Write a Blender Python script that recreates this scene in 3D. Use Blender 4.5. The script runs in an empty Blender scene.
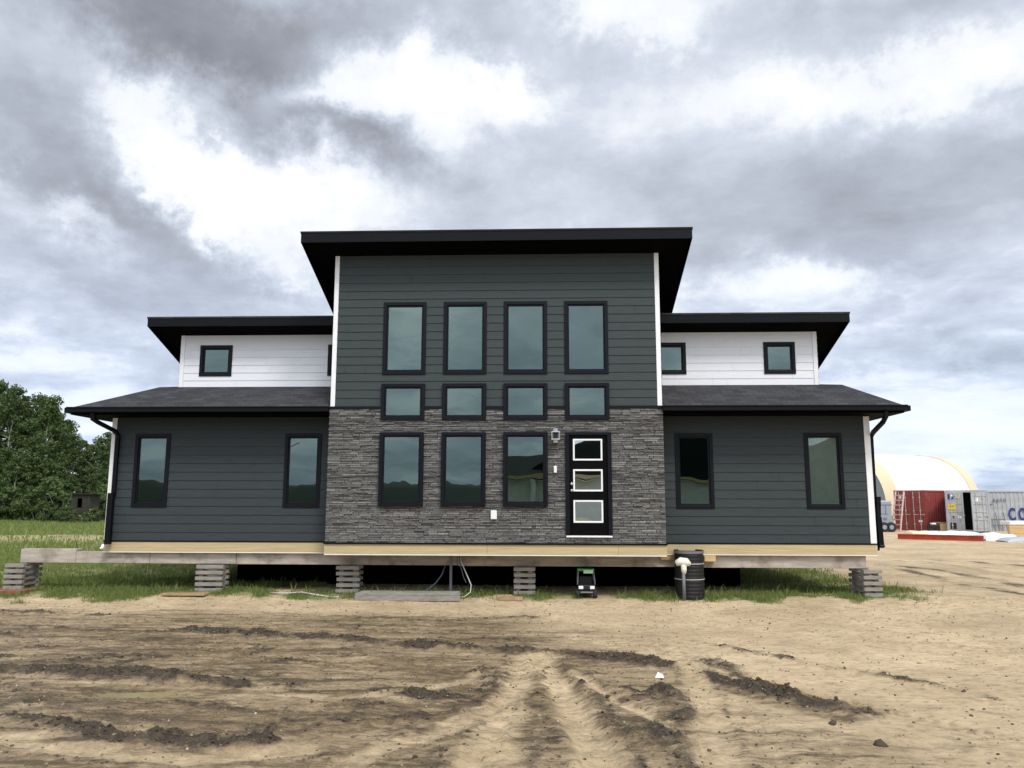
import bpy, math, random
import numpy as np
from mathutils import Vector, Matrix, noise as mnoise

S = bpy.context.scene
COL = S.collection
R = math.radians
rnd = random.Random(7)

# ------------------------------------------------------------------ camera
CAM = np.array([0.0, -16.968, 2.1])
PITCH, YAW, ROLL, FPX = 8.347, -2.311, 0.116, 791.7
cy, sy = math.cos(R(YAW)), math.sin(R(YAW))
f0 = np.array([sy, cy, 0.0]); r0 = np.array([cy, -sy, 0.0]); u0 = np.array([0, 0, 1.0])
FW = f0 * math.cos(R(PITCH)) + u0 * math.sin(R(PITCH))
U1 = u0 * math.cos(R(PITCH)) - f0 * math.sin(R(PITCH))
RT = r0 * math.cos(R(ROLL)) + U1 * math.sin(R(ROLL))
UP = U1 * math.cos(R(ROLL)) - r0 * math.sin(R(ROLL))
cd = bpy.data.cameras.new('camera'); cam = bpy.data.objects.new('camera', cd); COL.objects.link(cam)
mw = Matrix.Identity(4)
for i in range(3):
    mw[i][0] = RT[i]; mw[i][1] = UP[i]; mw[i][2] = -FW[i]; mw[i][3] = CAM[i]
cam.matrix_world = mw
cd.sensor_width = 36; cd.lens = FPX / 1024 * 36; cd.clip_end = 5000; cd.clip_start = .1
S.camera = cam

def ray(px, py):
    return FW + RT * (px - 512) / FPX + UP * (384 - py) / FPX
def gp(px, py, z=0.0):            # point of the ground sheet seen in that direction
    d = ray(px, py); return CAM + d * (z - CAM[2]) / d[2]
def at(px, py, dist):             # point at that distance north of the facade
    d = ray(px, py); return CAM + d * (dist - CAM[1]) / d[1]

# ------------------------------------------------------------------ world, sun, exposure
S.view_settings.view_transform = 'Standard'; S.view_settings.look = 'None'
S.view_settings.gamma = 1; S.view_settings.use_curve_mapping = False
S.view_settings.exposure = 0.5
SUN_EL, SUN_AZ = 52, 150       # azimuth measured clockwise from north (+Y): behind the camera, to the right
W = bpy.data.worlds.new('World'); S.world = W; W.use_nodes = True
wt = W.node_tree; wn = wt.nodes; wl = wt.links
for n in list(wn): wn.remove(n)
def N(t, **k):
    n = wn.new(t)
    for a, b in k.items(): setattr(n, a, b)
    return n
def MA(op, a, b=None, c=None, clamp=False):
    n = N('ShaderNodeMath', operation=op, use_clamp=clamp)
    for i, v in enumerate((a, b, c)):
        if v is None: continue
        if isinstance(v, (int, float)): n.inputs[i].default_value = v
        else: wl.new(v, n.inputs[i])
    return n.outputs[0]
wo = N('ShaderNodeOutputWorld'); bg = N('ShaderNodeBackground'); wl.new(bg.outputs[0], wo.inputs[0])
bg.inputs[1].default_value = .1
sky = N('ShaderNodeTexSky', sky_type='NISHITA', sun_disc=False, sun_elevation=R(SUN_EL), sun_rotation=R(SUN_AZ))
tc = N('ShaderNodeTexCoord'); sep = N('ShaderNodeSeparateXYZ'); wl.new(tc.outputs['Generated'], sep.inputs[0])
X, Y, Z = sep.outputs
az = MA('ARCTAN2', X, Y); el = MA('ARCSINE', Z)
# cloud layer coordinates
zc = MA('ADD', MA('MAXIMUM', Z, 0.0), .16)
cl = N('ShaderNodeCombineXYZ'); wl.new(MA('DIVIDE', X, zc), cl.inputs[0]); wl.new(MA('DIVIDE', Y, zc), cl.inputs[1])
def noi(vec, sc, det, rough, dist=0.0, off=(0, 0, 0)):
    mp = N('ShaderNodeMapping'); wl.new(vec, mp.inputs[0]); mp.inputs['Location'].default_value = off
    n = N('ShaderNodeTexNoise'); wl.new(mp.outputs[0], n.inputs['Vector'])
    n.inputs['Scale'].default_value = sc; n.inputs['Detail'].default_value = det
    n.inputs['Roughness'].default_value = rough; n.inputs['Distortion'].default_value = dist
    return n
n1 = noi(cl.outputs[0], 1.05, 10, .56, .0, (3.1, 1.7, 0))
n2 = noi(cl.outputs[0], 3.4, 9, .62, .25, (8, 2, 3))
# warped (azimuth, elevation) for the individual cloud masses
wv = noi(tc.outputs['Generated'], 5.0, 9, .66, 0, (1, 5, 2))
ws = N('ShaderNodeSeparateColor'); wl.new(wv.outputs['Color'], ws.inputs[0])
azw = MA('ADD', az, MA('MULTIPLY', MA('SUBTRACT', ws.outputs[0], .37), .34))
elw = MA('ADD', el, MA('MULTIPLY', MA('SUBTRACT', ws.outputs[1], .5), .24))
def blob(px, py, rx, ry, rot, amp):
    d = ray(px, py); d = d / np.linalg.norm(d)
    a0 = math.atan2(d[0], d[1]); e0 = math.asin(d[2]); c, s = math.cos(R(rot)), math.sin(R(rot))
    u = MA('SUBTRACT', azw, a0); v = MA('SUBTRACT', elw, e0)
    p = MA('ADD', MA('MULTIPLY', u, c * FPX / rx), MA('MULTIPLY', v, -s * FPX / rx))
    q = MA('ADD', MA('MULTIPLY', u, s * FPX / ry), MA('MULTIPLY', v, c * FPX / ry))
    e = MA('EXPONENT', MA('MULTIPLY', MA('ADD', MA('MULTIPLY', p, p), MA('MULTIPLY', q, q)), -1.0))
    return MA('MULTIPLY', e, amp)
BL = [  # px, py, rx, ry, tilt down to the right, lift
    (250, 175, 110, 40, 32, .10), (1000, 440, 160, 34, 0, .16), (880, 340, 120, 16, 10, .12), (230, 45, 190, 48, 4, -.42), (420, 28, 150, 30, -4, -.20), (590, 50, 90, 36, 20, -.12), (60, 130, 110, 50, 10, -.08), (700, 90, 130, 50, 0, .07), (900, 420, 90, 30, 0, .06),
    (330, 110, 170, 24, -3, .28), (470, 72, 75, 38, -5, .42), (230, 175, 120, 34, 32, .40), (340, 212, 110, 28, 12, .34), (470, 150, 60, 60, 10, .18),
    (365, 148, 105, 20, 14, -.36), (120, 200, 170, 22, 24, -.10), (240, 245, 120, 20, 20, -.12), (110, 285, 200, 26, 8, -.14),
    (110, 228, 45, 13, 10, .22), (18, 183, 25, 12, 0, .2), (310, 275, 50, 18, 10, .24), (60, 365, 120, 26, 10, .16), (20, 30, 60, 40, 0, .14),
    (635, 12, 60, 28, 0, .28), (538, 88, 28, 16, 0, .3), (855, 88, 100, 20, 5, .20), (1010, 75, 60, 40, -30, .3), (800, 38, 170, 28, 0, -.16),
    (960, 30, 90, 30, 0, -.05), (960, 130, 110, 26, -12, -.10), (700, 150, 110, 40, 0, -.08), (880, 200, 200, 50, 5, -.13), (760, 250, 170, 30, 10, -.10),
    (700, 285, 60, 24, 0, .16), (860, 300, 70, 16, 8, .22), (960, 325, 100, 22, 5, -.08), (940, 385, 120, 20, 0, .14), (980, 430, 150, 20, 0, .06), (60, 420, 200, 25, 0, .12)]
acc = None
for b in BL:
    e = blob(*b); acc = e if acc is None else MA('ADD', acc, e)
val = MA('ADD', MA('MULTIPLY', MA('SUBTRACT', n1.outputs[0], .5), .95), MA('MULTIPLY', MA('SUBTRACT', n2.outputs[0], .5), .55))
val = MA('ADD', MA('ADD', val, acc), .65)
ramp = N('ShaderNodeValToRGB'); wl.new(val, ramp.inputs[0]); cr = ramp.color_ramp
cr.elements[0].position = .05; cr.elements[0].color = (.21, .22, .25, 1)
cr.elements[1].position = 1.0; cr.elements[1].color = (1.0, 1.0, 1.0, 1)
for p_, c_ in ((.28, (.33, .345, .39, 1)), (.52, (.48, .52, .60, 1)), (.68, (.64, .69, .78, 1)), (.80, (.86, .89, .94, 1))):
    e_ = cr.elements.new(p_); e_.color = c_
# clearer, bluer air low over the horizon
lowf = MA('MULTIPLY', MA('SUBTRACT', 1.0, MA('DIVIDE', Z, .30), clamp=True), .62)
mlow = N('ShaderNodeMix', data_type='RGBA', blend_type='MULTIPLY'); wl.new(lowf, mlow.inputs['Factor']); wl.new(ramp.outputs[0], mlow.inputs['A']); mlow.inputs['B'].default_value = (.80, .93, 1.16, 1)
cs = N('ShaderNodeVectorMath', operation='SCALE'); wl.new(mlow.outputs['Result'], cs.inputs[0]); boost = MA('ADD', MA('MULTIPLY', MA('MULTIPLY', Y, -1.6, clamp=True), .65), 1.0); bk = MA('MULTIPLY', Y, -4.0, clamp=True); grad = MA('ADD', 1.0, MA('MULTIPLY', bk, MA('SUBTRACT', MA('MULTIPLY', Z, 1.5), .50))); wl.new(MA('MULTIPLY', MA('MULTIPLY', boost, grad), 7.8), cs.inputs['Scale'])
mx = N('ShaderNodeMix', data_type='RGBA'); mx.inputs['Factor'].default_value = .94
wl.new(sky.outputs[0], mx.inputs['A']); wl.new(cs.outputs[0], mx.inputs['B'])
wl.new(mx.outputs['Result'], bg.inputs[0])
W.cycles.sampling_method = 'MANUAL'; W.cycles.sample_map_resolution = 512

sd = bpy.data.lights.new('sun', 'SUN'); sun = bpy.data.objects.new('sun', sd); COL.objects.link(sun)
sd.energy = 1.5; sd.angle = R(14); sd.color = (1, .95, .87)
dirv = Vector((math.sin(R(SUN_AZ)) * math.cos(R(SUN_EL)), math.cos(R(SUN_AZ)) * math.cos(R(SUN_EL)), math.sin(R(SUN_EL))))
sun.rotation_euler = dirv.to_track_quat('Z', 'Y').to_euler(); sun.location = (0, 0, 30)

# ------------------------------------------------------------------ helpers
class MB:
    def __init__(s): s.v = []; s.f = []
    def quad(s, *p):
        i = len(s.v); s.v += [tuple(q) for q in p]; s.f.append(tuple(range(i, i + len(p)))); return s
    def box(s, x0, x1, y0, y1, z0, z1):
        if x0 > x1: x0, x1 = x1, x0
        i = len(s.v)
        s.v += [(x0, y0, z0), (x1, y0, z0), (x1, y1, z0), (x0, y1, z0), (x0, y0, z1), (x1, y0, z1), (x1, y1, z1), (x0, y1, z1)]
        s.f += [tuple(i + k for k in q) for q in ((0, 3, 2, 1), (4, 5, 6, 7), (0, 1, 5, 4), (1, 2, 6, 5), (2, 3, 7, 6), (3, 0, 4, 7))]
        return s
    def obox(s, c, ax, hx, hy, hz, tilt=None):   # oriented box: centre, 3x3 axes
        i = len(s.v); c = Vector(c)
        for k in range(8):
            sx, sy_, sz = (1 if k & 1 else -1), (1 if k & 2 else -1), (1 if k & 4 else -1)
            s.v.append(tuple(c + ax[0] * (sx * hx) + ax[1] * (sy_ * hy) + ax[2] * (sz * hz)))
        s.f += [tuple(i + k for k in q) for q in ((0, 2, 3, 1), (4, 5, 7, 6), (0, 1, 5, 4), (1, 3, 7, 5), (3, 2, 6, 7), (2, 0, 4, 6))]
        return s
    def ring(s, x0, x1, z0, z1, t, y0, y1):      # rectangular ring in the XZ plane
        s.box(x0, x0 + t, y0, y1, z0, z1); s.box(x1 - t, x1, y0, y1, z0, z1)
        s.box(x0 + t, x1 - t, y0, y1, z0, z0 + t); s.box(x0 + t, x1 - t, y0, y1, z1 - t, z1); return s
    def tube(s, pts, r, n=8, cap=True):
        pts = [Vector(p) for p in pts]; rr = r if hasattr(r, '__len__') else [r] * len(pts)
        i0 = len(s.v); prev = None
        for k, p in enumerate(pts):
            d = (pts[min(k + 1, len(pts) - 1)] - pts[max(k - 1, 0)]).normalized()
            if prev is None:
                a = d.orthogonal().normalized()
            else:
                a = (prev - d * prev.dot(d)).normalized()
            prev = a; b = d.cross(a)
            for j in range(n):
                t = 2 * math.pi * j / n
                s.v.append(tuple(p + (a * math.cos(t) + b * math.sin(t)) * rr[k]))
        for k in range(len(pts) - 1):
            for j in range(n):
                a_ = i0 + k * n + j; b_ = i0 + k * n + (j + 1) % n
                s.f.append((a_, b_, b_ + n, a_ + n))
        if cap:
            s.f.append(tuple(i0 + j for j in range(n))[::-1]); s.f.append(tuple(i0 + (len(pts) - 1) * n + j for j in range(n)))
        return s
    def rtube(s, pts, a, b, side):               # rectangular tube, side = fixed sideways axis
        pts = [Vector(p) for p in pts]; side = Vector(side); i0 = len(s.v)
        for k, p in enumerate(pts):
            d = (pts[min(k + 1, len(pts) - 1)] - pts[max(k - 1, 0)]).normalized(); o = d.cross(side).normalized()
            for u, w in ((-1, -1), (1, -1), (1, 1), (-1, 1)): s.v.append(tuple(p + side * (u * a) + o * (w * b)))
        for k in range(len(pts) - 1):
            for j in range(4):
                q = i0 + k * 4 + j; w = i0 + k * 4 + (j + 1) % 4; s.f.append((q, w, w + 4, q + 4))
        s.f.append((i0, i0 + 3, i0 + 2, i0 + 1)); e = i0 + (len(pts) - 1) * 4; s.f.append((e, e + 1, e + 2, e + 3)); return s
    def lathe(s, c, prof, n=24):
        i0 = len(s.v)
        for r, z in prof:
            for j in range(n):
                t = 2 * math.pi * j / n; s.v.append((c[0] + r * math.cos(t), c[1] + r * math.sin(t), c[2] + z))
        for k in range(len(prof) - 1):
            for j in range(n):
                a_ = i0 + k * n + j; b_ = i0 + k * n + (j + 1) % n; s.f.append((a_, b_, b_ + n, a_ + n))
        return s

def link_mesh(name, v, f, mat, parent=None, smooth=False, bevel=0, rootloc=None):
    me = bpy.data.meshes.new(name)
    if parent is not None:
        rl = parent.get('_org'); 
        if rl is not None: v = [(a - rl[0], b - rl[1], c - rl[2]) for a, b, c in v]
    me.from_pydata(v, [], f); me.materials.append(mat)
    if smooth: me.polygons.foreach_set('use_smooth', [True] * len(me.polygons))
    o = bpy.data.objects.new(name, me); COL.objects.link(o)
    if parent is not None:
        o.parent = parent
        if parent.get('_org') is not None: ORG[o.name] = tuple(parent['_org']); o['_org'] = parent['_org']
    if bevel:
        b = o.modifiers.new('bevel', 'BEVEL'); b.width = bevel; b.segments = 2; b.limit_method = 'ANGLE'
    return o
ORG = {}
def obj(name, mb, mat, parent=None, smooth=False, bevel=0):
    return link_mesh(name, mb.v, mb.f, mat, parent, smooth, bevel)
def tag(o, label=None, cat=None, group=None, kind=None):
    if label: o['label'] = label
    if cat: o['category'] = cat
    if group: o['group'] = group
    if kind: o['kind'] = kind
    return o
def thing(name, label, cat, loc, group=None, rz=0):
    """Empty at the thing's base; part meshes are given in world axes around it and stored relative to it."""
    o = bpy.data.objects.new(name, None); COL.objects.link(o); o.location = loc; o.rotation_euler = (0, 0, rz)
    o['_org'] = tuple(float(q) for q in loc); o.empty_display_size = .2
    return tag(o, label, cat, group)
def local_thing(name, label, cat, loc, rz=0, group=None):
    o = bpy.data.objects.new(name, None); COL.objects.link(o); o.location = loc; o.rotation_euler = (0, 0, rz)
    return tag(o, label, cat, group)
def copy_tree(o, parent=None, loc=None, rz=None, label=None):
    c = o.copy(); COL.objects.link(c)
    if parent is not None: c.parent = parent
    if loc is not None: c.location = loc
    if rz is not None: c.rotation_euler = (0, 0, rz)
    if label: c['label'] = label
    for ch in [q for q in bpy.data.objects if q.parent == o]: copy_tree(ch, c)
    return c

# ------------------------------------------------------------------ materials
def mat(name, col, rough=.7, metal=0, var=0.0, vscale=8, bump=0.0, bscale=40, stretch=(1, 1, 1), spec=None, grime=0.0, gscale=1.5, coord='Object'):
    m = bpy.data.materials.new(name); m.use_nodes = True; t = m.node_tree; n = t.nodes; l = t.links
    b = n['Principled BSDF']; b.inputs['Base Color'].default_value = (*col, 1); b.inputs['Roughness'].default_value = rough
    b.inputs['Metallic'].default_value = metal
    if spec is not None: b.inputs['Specular IOR Level'].default_value = spec
    c = n.new('ShaderNodeTexCoord'); mp = n.new('ShaderNodeMapping'); l.new(c.outputs[coord], mp.inputs[0]); mp.inputs['Scale'].default_value = stretch
    cur = None
    if var:
        x = n.new('ShaderNodeTexNoise'); x.inputs['Scale'].default_value = vscale; x.inputs['Detail'].default_value = 6; x.inputs['Roughness'].default_value = .6
        l.new(mp.outputs[0], x.inputs['Vector'])
        mr = n.new('ShaderNodeMapRange'); l.new(x.outputs[0], mr.inputs[0]); mr.inputs[1].default_value = .3; mr.inputs[2].default_value = .7
        mr.inputs[3].default_value = 1 - var; mr.inputs[4].default_value = 1 + var
        vm = n.new('ShaderNodeVectorMath'); vm.operation = 'SCALE'; vm.inputs[0].default_value = col; l.new(mr.outputs[0], vm.inputs['Scale'])
        cur = vm.outputs[0]
        mr2 = n.new('ShaderNodeMapRange'); l.new(x.outputs[0], mr2.inputs[0]); mr2.inputs[3].default_value = max(0, rough - .15); mr2.inputs[4].default_value = min(1, rough + .15)
        l.new(mr2.outputs[0], b.inputs['Roughness'])
    if grime:
        g = n.new('ShaderNodeTexNoise'); g.inputs['Scale'].default_value = gscale; g.inputs['Detail'].default_value = 8; g.inputs['Roughness'].default_value = .65
        l.new(c.outputs[coord], g.inputs['Vector'])
        mr = n.new('ShaderNodeMapRange'); l.new(g.outputs[0], mr.inputs[0]); mr.inputs[1].default_value = .5; mr.inputs[2].default_value = .72; mr.inputs[4].default_value = grime
        mxn = n.new('ShaderNodeMix'); mxn.data_type = 'RGBA'; l.new(mr.outputs[0], mxn.inputs['Factor'])
        if cur: l.new(cur, mxn.inputs['A'])
        else: mxn.inputs['A'].default_value = (*col, 1)
        mxn.inputs['B'].default_value = (.16, .13, .09, 1); cur = mxn.outputs['Result']
    if cur: l.new(cur, b.inputs['Base Color'])
    if bump:
        x = n.new('ShaderNodeTexNoise'); x.inputs['Scale'].default_value = bscale; x.inputs['Detail'].default_value = 5
        l.new(mp.outputs[0], x.inputs['Vector']); bp = n.new('ShaderNodeBump'); bp.inputs['Strength'].default_value = bump; bp.inputs['Distance'].default_value = .01
        l.new(x.outputs[0], bp.inputs['Height']); l.new(bp.outputs[0], b.inputs['Normal'])
    return m
M = {}
M['siding'] = mat('dark siding', (.047, .059, .058), .6, var=.12, vscale=3, bump=.25, bscale=14, stretch=(1, 1, 12), spec=.2)
M['siding_wing'] = mat('dark siding wing', (.041, .050, .053), .6, var=.12, vscale=3, bump=.25, bscale=14, stretch=(1, 1, 12), spec=.2)
M['white_siding'] = mat('white siding', (.80, .81, .83), .5, var=.03, vscale=3, bump=.2, bscale=14, stretch=(1, 1, 12))
M['white_trim'] = mat('white trim', (.86, .86, .86), .45, var=.03, vscale=5)
M['black_metal'] = mat('black metal', (.0035, .0042, .006), .5, var=.15, vscale=6, spec=.16)
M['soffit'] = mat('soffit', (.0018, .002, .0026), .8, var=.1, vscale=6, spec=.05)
M['frame'] = mat('window frame', (.0038, .005, .0085), .45, var=.1, spec=.2)
M['door'] = mat('door paint', (.0012, .0012, .0015), .4, spec=.12)
M['white_plastic'] = mat('white plastic', (.82, .82, .82), .4)
M['chrome'] = mat('satin metal', (.6, .6, .6), .3, metal=1)
M['dark'] = mat('interior', (.035, .038, .036), .9, var=.2)
M['black'] = mat('black plastic', (.006, .006, .0065), .6, var=.2)
M['rubber'] = mat('rubber', (.02, .02, .02), .8, var=.2)
M['pale_wood'] = mat('pale lumber', (.50, .40, .22), .75, var=.16, vscale=4, bump=.3, bscale=30, stretch=(.35, 1, 8))
M['beam'] = mat('weathered beam', (.42, .37, .31), .85, var=.28, vscale=3.5, bump=.5, bscale=25, stretch=(.5, 1, 3), grime=.8, gscale=2.6)
M['crib'] = mat('weathered crib wood', (.27, .25, .22), .85, var=.3, vscale=9, bump=.4, bscale=30, stretch=(.5, 1, 4), grime=.5, gscale=3)
M['redwood'] = mat('red board', (.24, .085, .055), .8, var=.35, vscale=6, grime=.6, gscale=4)
M['ply'] = mat('plywood', (.36, .24, .12), .8, var=.25, vscale=5, grime=.5, gscale=4)
M['conduit'] = mat('grey conduit', (.16, .17, .19), .5)
M['cable'] = mat('white cable', (.50, .49, .43), .6)
M['hose'] = mat('blue hose', (.09, .12, .15), .5)
M['green_paint'] = mat('green plastic', (.10, .50, .13), .4)
M['red_paint'] = mat('container red', (.27, .048, .040), .55, var=.22, vscale=3, grime=.35, gscale=1.8)
M['red_beam'] = mat('red steel', (.42, .055, .022), .5, var=.2, vscale=3)
M['grey_paint'] = mat('container grey', (.40, .42, .43), .55, var=.12, vscale=2, grime=.35, gscale=1.6)
M['navy'] = mat('navy paint', (.015, .03, .20), .5)
M['yellow'] = mat('yellow sticker', (.70, .50, .02), .5)
M['faint'] = mat('faded lettering', (.14, .15, .19), .6)
M['fabric'] = mat('white fabric', (.84, .79, .70), .6, var=.02, vscale=.3)
M['cream'] = mat('cream fabric', (.72, .57, .38), .6, var=.04, vscale=.3)
M['grey_end'] = mat('grey end wall', (.30, .32, .35), .6, var=.05, vscale=1, stretch=(3, 3, .1))
M['trailer'] = mat('trailer skin', (.30, .33, .37), .45, metal=.2, var=.08)
M['wrap'] = mat('white wrap', (.78, .79, .80), .35, var=.08, vscale=2, bump=.6, bscale=6)
M['lumber'] = mat('fresh lumber', (.62, .42, .20), .7, var=.18, vscale=3, stretch=(.3, 1, 9))
M['housewrap'] = mat('house wrap', (.78, .80, .78), .6, var=.1, vscale=2)
M['camo'] = mat('weathered hide boards', (.030, .029, .018), .9, var=.5, vscale=3, bump=.5)
M['bark'] = mat('aspen bark', (.36, .35, .28), .9, var=.4, vscale=5, stretch=(1, 1, .4))

def glass(name, tint, refl, dark=(.02, .03, .028), trans=.45):
    m = bpy.data.materials.new(name); m.use_nodes = True; t = m.node_tree; n = t.nodes; l = t.links
    n.remove(n['Principled BSDF']); out = n['Material Output']
    tr = n.new('ShaderNodeBsdfTransparent'); tr.inputs[0].default_value = (.45, .56, .52, 1)
    gl = n.new('ShaderNodeBsdfGlossy'); gl.inputs['Color'].default_value = (*tint, 1); gl.inputs['Roughness'].default_value = .0
    nz = n.new('ShaderNodeTexNoise'); nz.inputs['Scale'].default_value = 1.3; nz.inputs['Detail'].default_value = 1
    c = n.new('ShaderNodeTexCoord'); l.new(c.outputs['Object'], nz.inputs['Vector'])
    bp = n.new('ShaderNodeBump'); bp.inputs['Strength'].default_value = .3; bp.inputs['Distance'].default_value = .01
    l.new(nz.outputs[0], bp.inputs['Height']); l.new(bp.outputs[0], gl.inputs['Normal'])
    mx1 = n.new('ShaderNodeMixShader'); mx1.inputs[0].default_value = refl; l.new(tr.outputs[0], mx1.inputs[1]); l.new(gl.outputs[0], mx1.inputs[2])
    l.new(mx1.outputs[0], out.inputs[0]); return m
M['glass'] = glass('low e glass', (.68, .83, .75), .215)
M['door_glass'] = glass('door glass', (.9, .95, .92), .62)

def island_mat(name, cols, rough=.8, trans=0.0, bump=0, bscale=60, spec=.3):
    """colour picked at random for each separate piece of the mesh"""
    m = bpy.data.materials.new(name); m.use_nodes = True; t = m.node_tree; n = t.nodes; l = t.links
    b = n['Principled BSDF']; b.inputs['Roughness'].default_value = rough; b.inputs['Specular IOR Level'].default_value = spec
    g = n.new('ShaderNodeNewGeometry'); rp = n.new('ShaderNodeValToRGB'); l.new(g.outputs['Random Per Island'], rp.inputs[0])
    e = rp.color_ramp.elements
    while len(e) < len(cols): e.new(.5)
    for i, c in enumerate(cols): e[i].position = i / (len(cols) - 1); e[i].color = (*c, 1)
    src = rp.outputs[0]
    if bump:
        x = n.new('ShaderNodeTexNoise'); x.inputs['Scale'].default_value = bscale; x.inputs['Detail'].default_value = 5
        c = n.new('ShaderNodeTexCoord'); l.new(c.outputs['Object'], x.inputs['Vector']); bp = n.new('ShaderNodeBump'); bp.inputs['Strength'].default_value = bump
        bp.inputs['Distance'].default_value = .012; l.new(x.outputs[0], bp.inputs['Height']); l.new(bp.outputs[0], b.inputs['Normal'])
        mr = n.new('ShaderNodeMapRange'); l.new(x.outputs[0], mr.inputs[0]); mr.inputs[1].default_value = .3; mr.inputs[2].default_value = .7; mr.inputs[3].default_value = .7; mr.inputs[4].default_value = 1.3
        vm = n.new('ShaderNodeVectorMath'); vm.operation = 'SCALE'; l.new(src, vm.inputs[0]); l.new(mr.outputs[0], vm.inputs['Scale']); src = vm.outputs[0]
    l.new(src, b.inputs['Base Color'])
    if trans:
        tb = n.new('ShaderNodeBsdfTranslucent'); l.new(src, tb.inputs[0]); mxs = n.new('ShaderNodeMixShader'); mxs.inputs[0].default_value = trans
        l.new(b.outputs[0], mxs.inputs[1]); l.new(tb.outputs[0], mxs.inputs[2]); l.new(mxs.outputs[0], n['Material Output'].inputs[0])
    return m
M['stone'] = island_mat('ledge stone', [(.125, .121, .115), (.19, .185, .174), (.15, .147, .141), (.22, .216, .204), (.15, .147, .142), (.27, .26, .24), (.115, .113, .11)], .85, bump=1, bscale=40, spec=.2)
M['leaf'] = island_mat('poplar leaves', [(.045, .08, .024), (.09, .14, .04), (.065, .11, .032), (.16, .21, .07)], .6, .3)
M['leaf_far'] = island_mat('dark leaves', [(.02, .04, .012), (.035, .07, .02)], .7, .2)
M['blade'] = island_mat('grass blades', [(.13, .19, .035), (.20, .27, .055), (.16, .22, .05), (.27, .30, .10), (.14, .20, .05), (.40, .36, .19)], .6, .35)
M['clod'] = island_mat('mud clods', [(.050, .038, .024), (.09, .068, .044), (.07, .052, .034), (.15, .115, .075)], .9, bump=.6, bscale=50)
M['crumb'] = island_mat('earth crumbs', [(.09, .07, .045), (.19, .15, .10), (.13, .10, .065), (.30, .24, .155)], .9)
M['pebble'] = island_mat('pebbles', [(.30, .24, .16), (.42, .36, .27), (.22, .18, .13), (.52, .47, .40)], .8)
M['shingle'] = bpy.data.materials.new('asphalt shingles'); m = M['shingle']; m.use_nodes = True
t = m.node_tree; n = t.nodes; l = t.links; b = n['Principled BSDF']; b.inputs['Roughness'].default_value = .9; b.inputs['Specular IOR Level'].default_value = .2
c = n.new('ShaderNodeTexCoord'); br = n.new('ShaderNodeTexBrick'); mp = n.new('ShaderNodeMapping'); mp.inputs['Scale'].default_value = (1, 1, 1)
l.new(c.outputs['Object'], mp.inputs[0]); l.new(mp.outputs[0], br.inputs['Vector'])
br.inputs['Scale'].default_value = 1; br.inputs['Brick Width'].default_value = .28; br.inputs['Row Height'].default_value = .125; br.inputs['Mortar Size'].default_value = .006
br.inputs['Color1'].default_value = (.036, .036, .038, 1); br.inputs['Color2'].default_value = (.060, .059, .062, 1); br.inputs['Mortar'].default_value = (.02, .02, .022, 1)
x = n.new('ShaderNodeTexNoise'); x.inputs['Scale'].default_value = 2.2; x.inputs['Detail'].default_value = 9; x.inputs['Roughness'].default_value = .75; l.new(c.outputs['Object'], x.inputs['Vector'])
mr = n.new('ShaderNodeMapRange'); l.new(x.outputs[0], mr.inputs[0]); mr.inputs[1].default_value = .3; mr.inputs[2].default_value = .7; mr.inputs[3].default_value = .8; mr.inputs[4].default_value = 1.3
vm = n.new('ShaderNodeVectorMath'); vm.operation = 'SCALE'; l.new(br.outputs[0], vm.inputs[0]); l.new(mr.outputs[0], vm.inputs['Scale']); l.new(vm.outputs[0], b.inputs['Base Color'])
bp = n.new('ShaderNodeBump'); bp.inputs['Strength'].default_value = .6; bp.inputs['Distance'].default_value = .01; l.new(br.outputs['Fac'], bp.inputs['Height']); bp.invert = True; l.new(bp.outputs[0], b.inputs['Normal'])

# ------------------------------------------------------------------ ground sheet
rs = np.random.RandomState(5)
def vnoise(x, y, seed):
    r = np.random.RandomState(seed); T = r.rand(256, 256)
    xi = np.floor(x).astype(int); yi = np.floor(y).astype(int); fx = x - xi; fy = y - yi
    fx = fx * fx * (3 - 2 * fx); fy = fy * fy * (3 - 2 * fy)
    a = T[xi % 256, yi % 256]; b = T[(xi + 1) % 256, yi % 256]; c = T[xi % 256, (yi + 1) % 256]; d = T[(xi + 1) % 256, (yi + 1) % 256]
    return (a * (1 - fx) + b * fx) * (1 - fy) + (c * (1 - fx) + d * fx) * fy
def fbm(x, y, f, oct, seed, g=.5):
    s = 0; a = 1; t = 0
    for i in range(oct):
        s = s + a * vnoise(x * f + 13.7 * i, y * f + 7.1 * i, seed + i); t += a; a *= g; f *= 2.03
    return s / t
def ss(a, b, x): t = np.clip((x - a) / (b - a), 0, 1); return t * t * (3 - 2 * t)
def pdist(x, y, pts):           # distance to a polyline and signed side
    best = np.full(x.shape, 1e9); sg = np.zeros(x.shape); al = np.zeros(x.shape); acc_ = 0
    for (x0, y0), (x1, y1) in zip(pts[:-1], pts[1:]):
        dx, dy = x1 - x0, y1 - y0; L = math.hypot(dx, dy); u = np.clip(((x - x0) * dx + (y - y0) * dy) / (L * L), 0, 1)
        ex, ey = x - x0 - u * dx, y - y0 - u * dy; d = np.hypot(ex, ey); k = d < best
        best[k] = d[k]; sg[k] = np.sign(dx * ey - dy * ex)[k]; al[k] = (acc_ + u * L)[k]; acc_ += L
    return best, sg, al
def G(pl): return [tuple(gp(a, b)[:2]) for a, b in pl]
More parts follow.
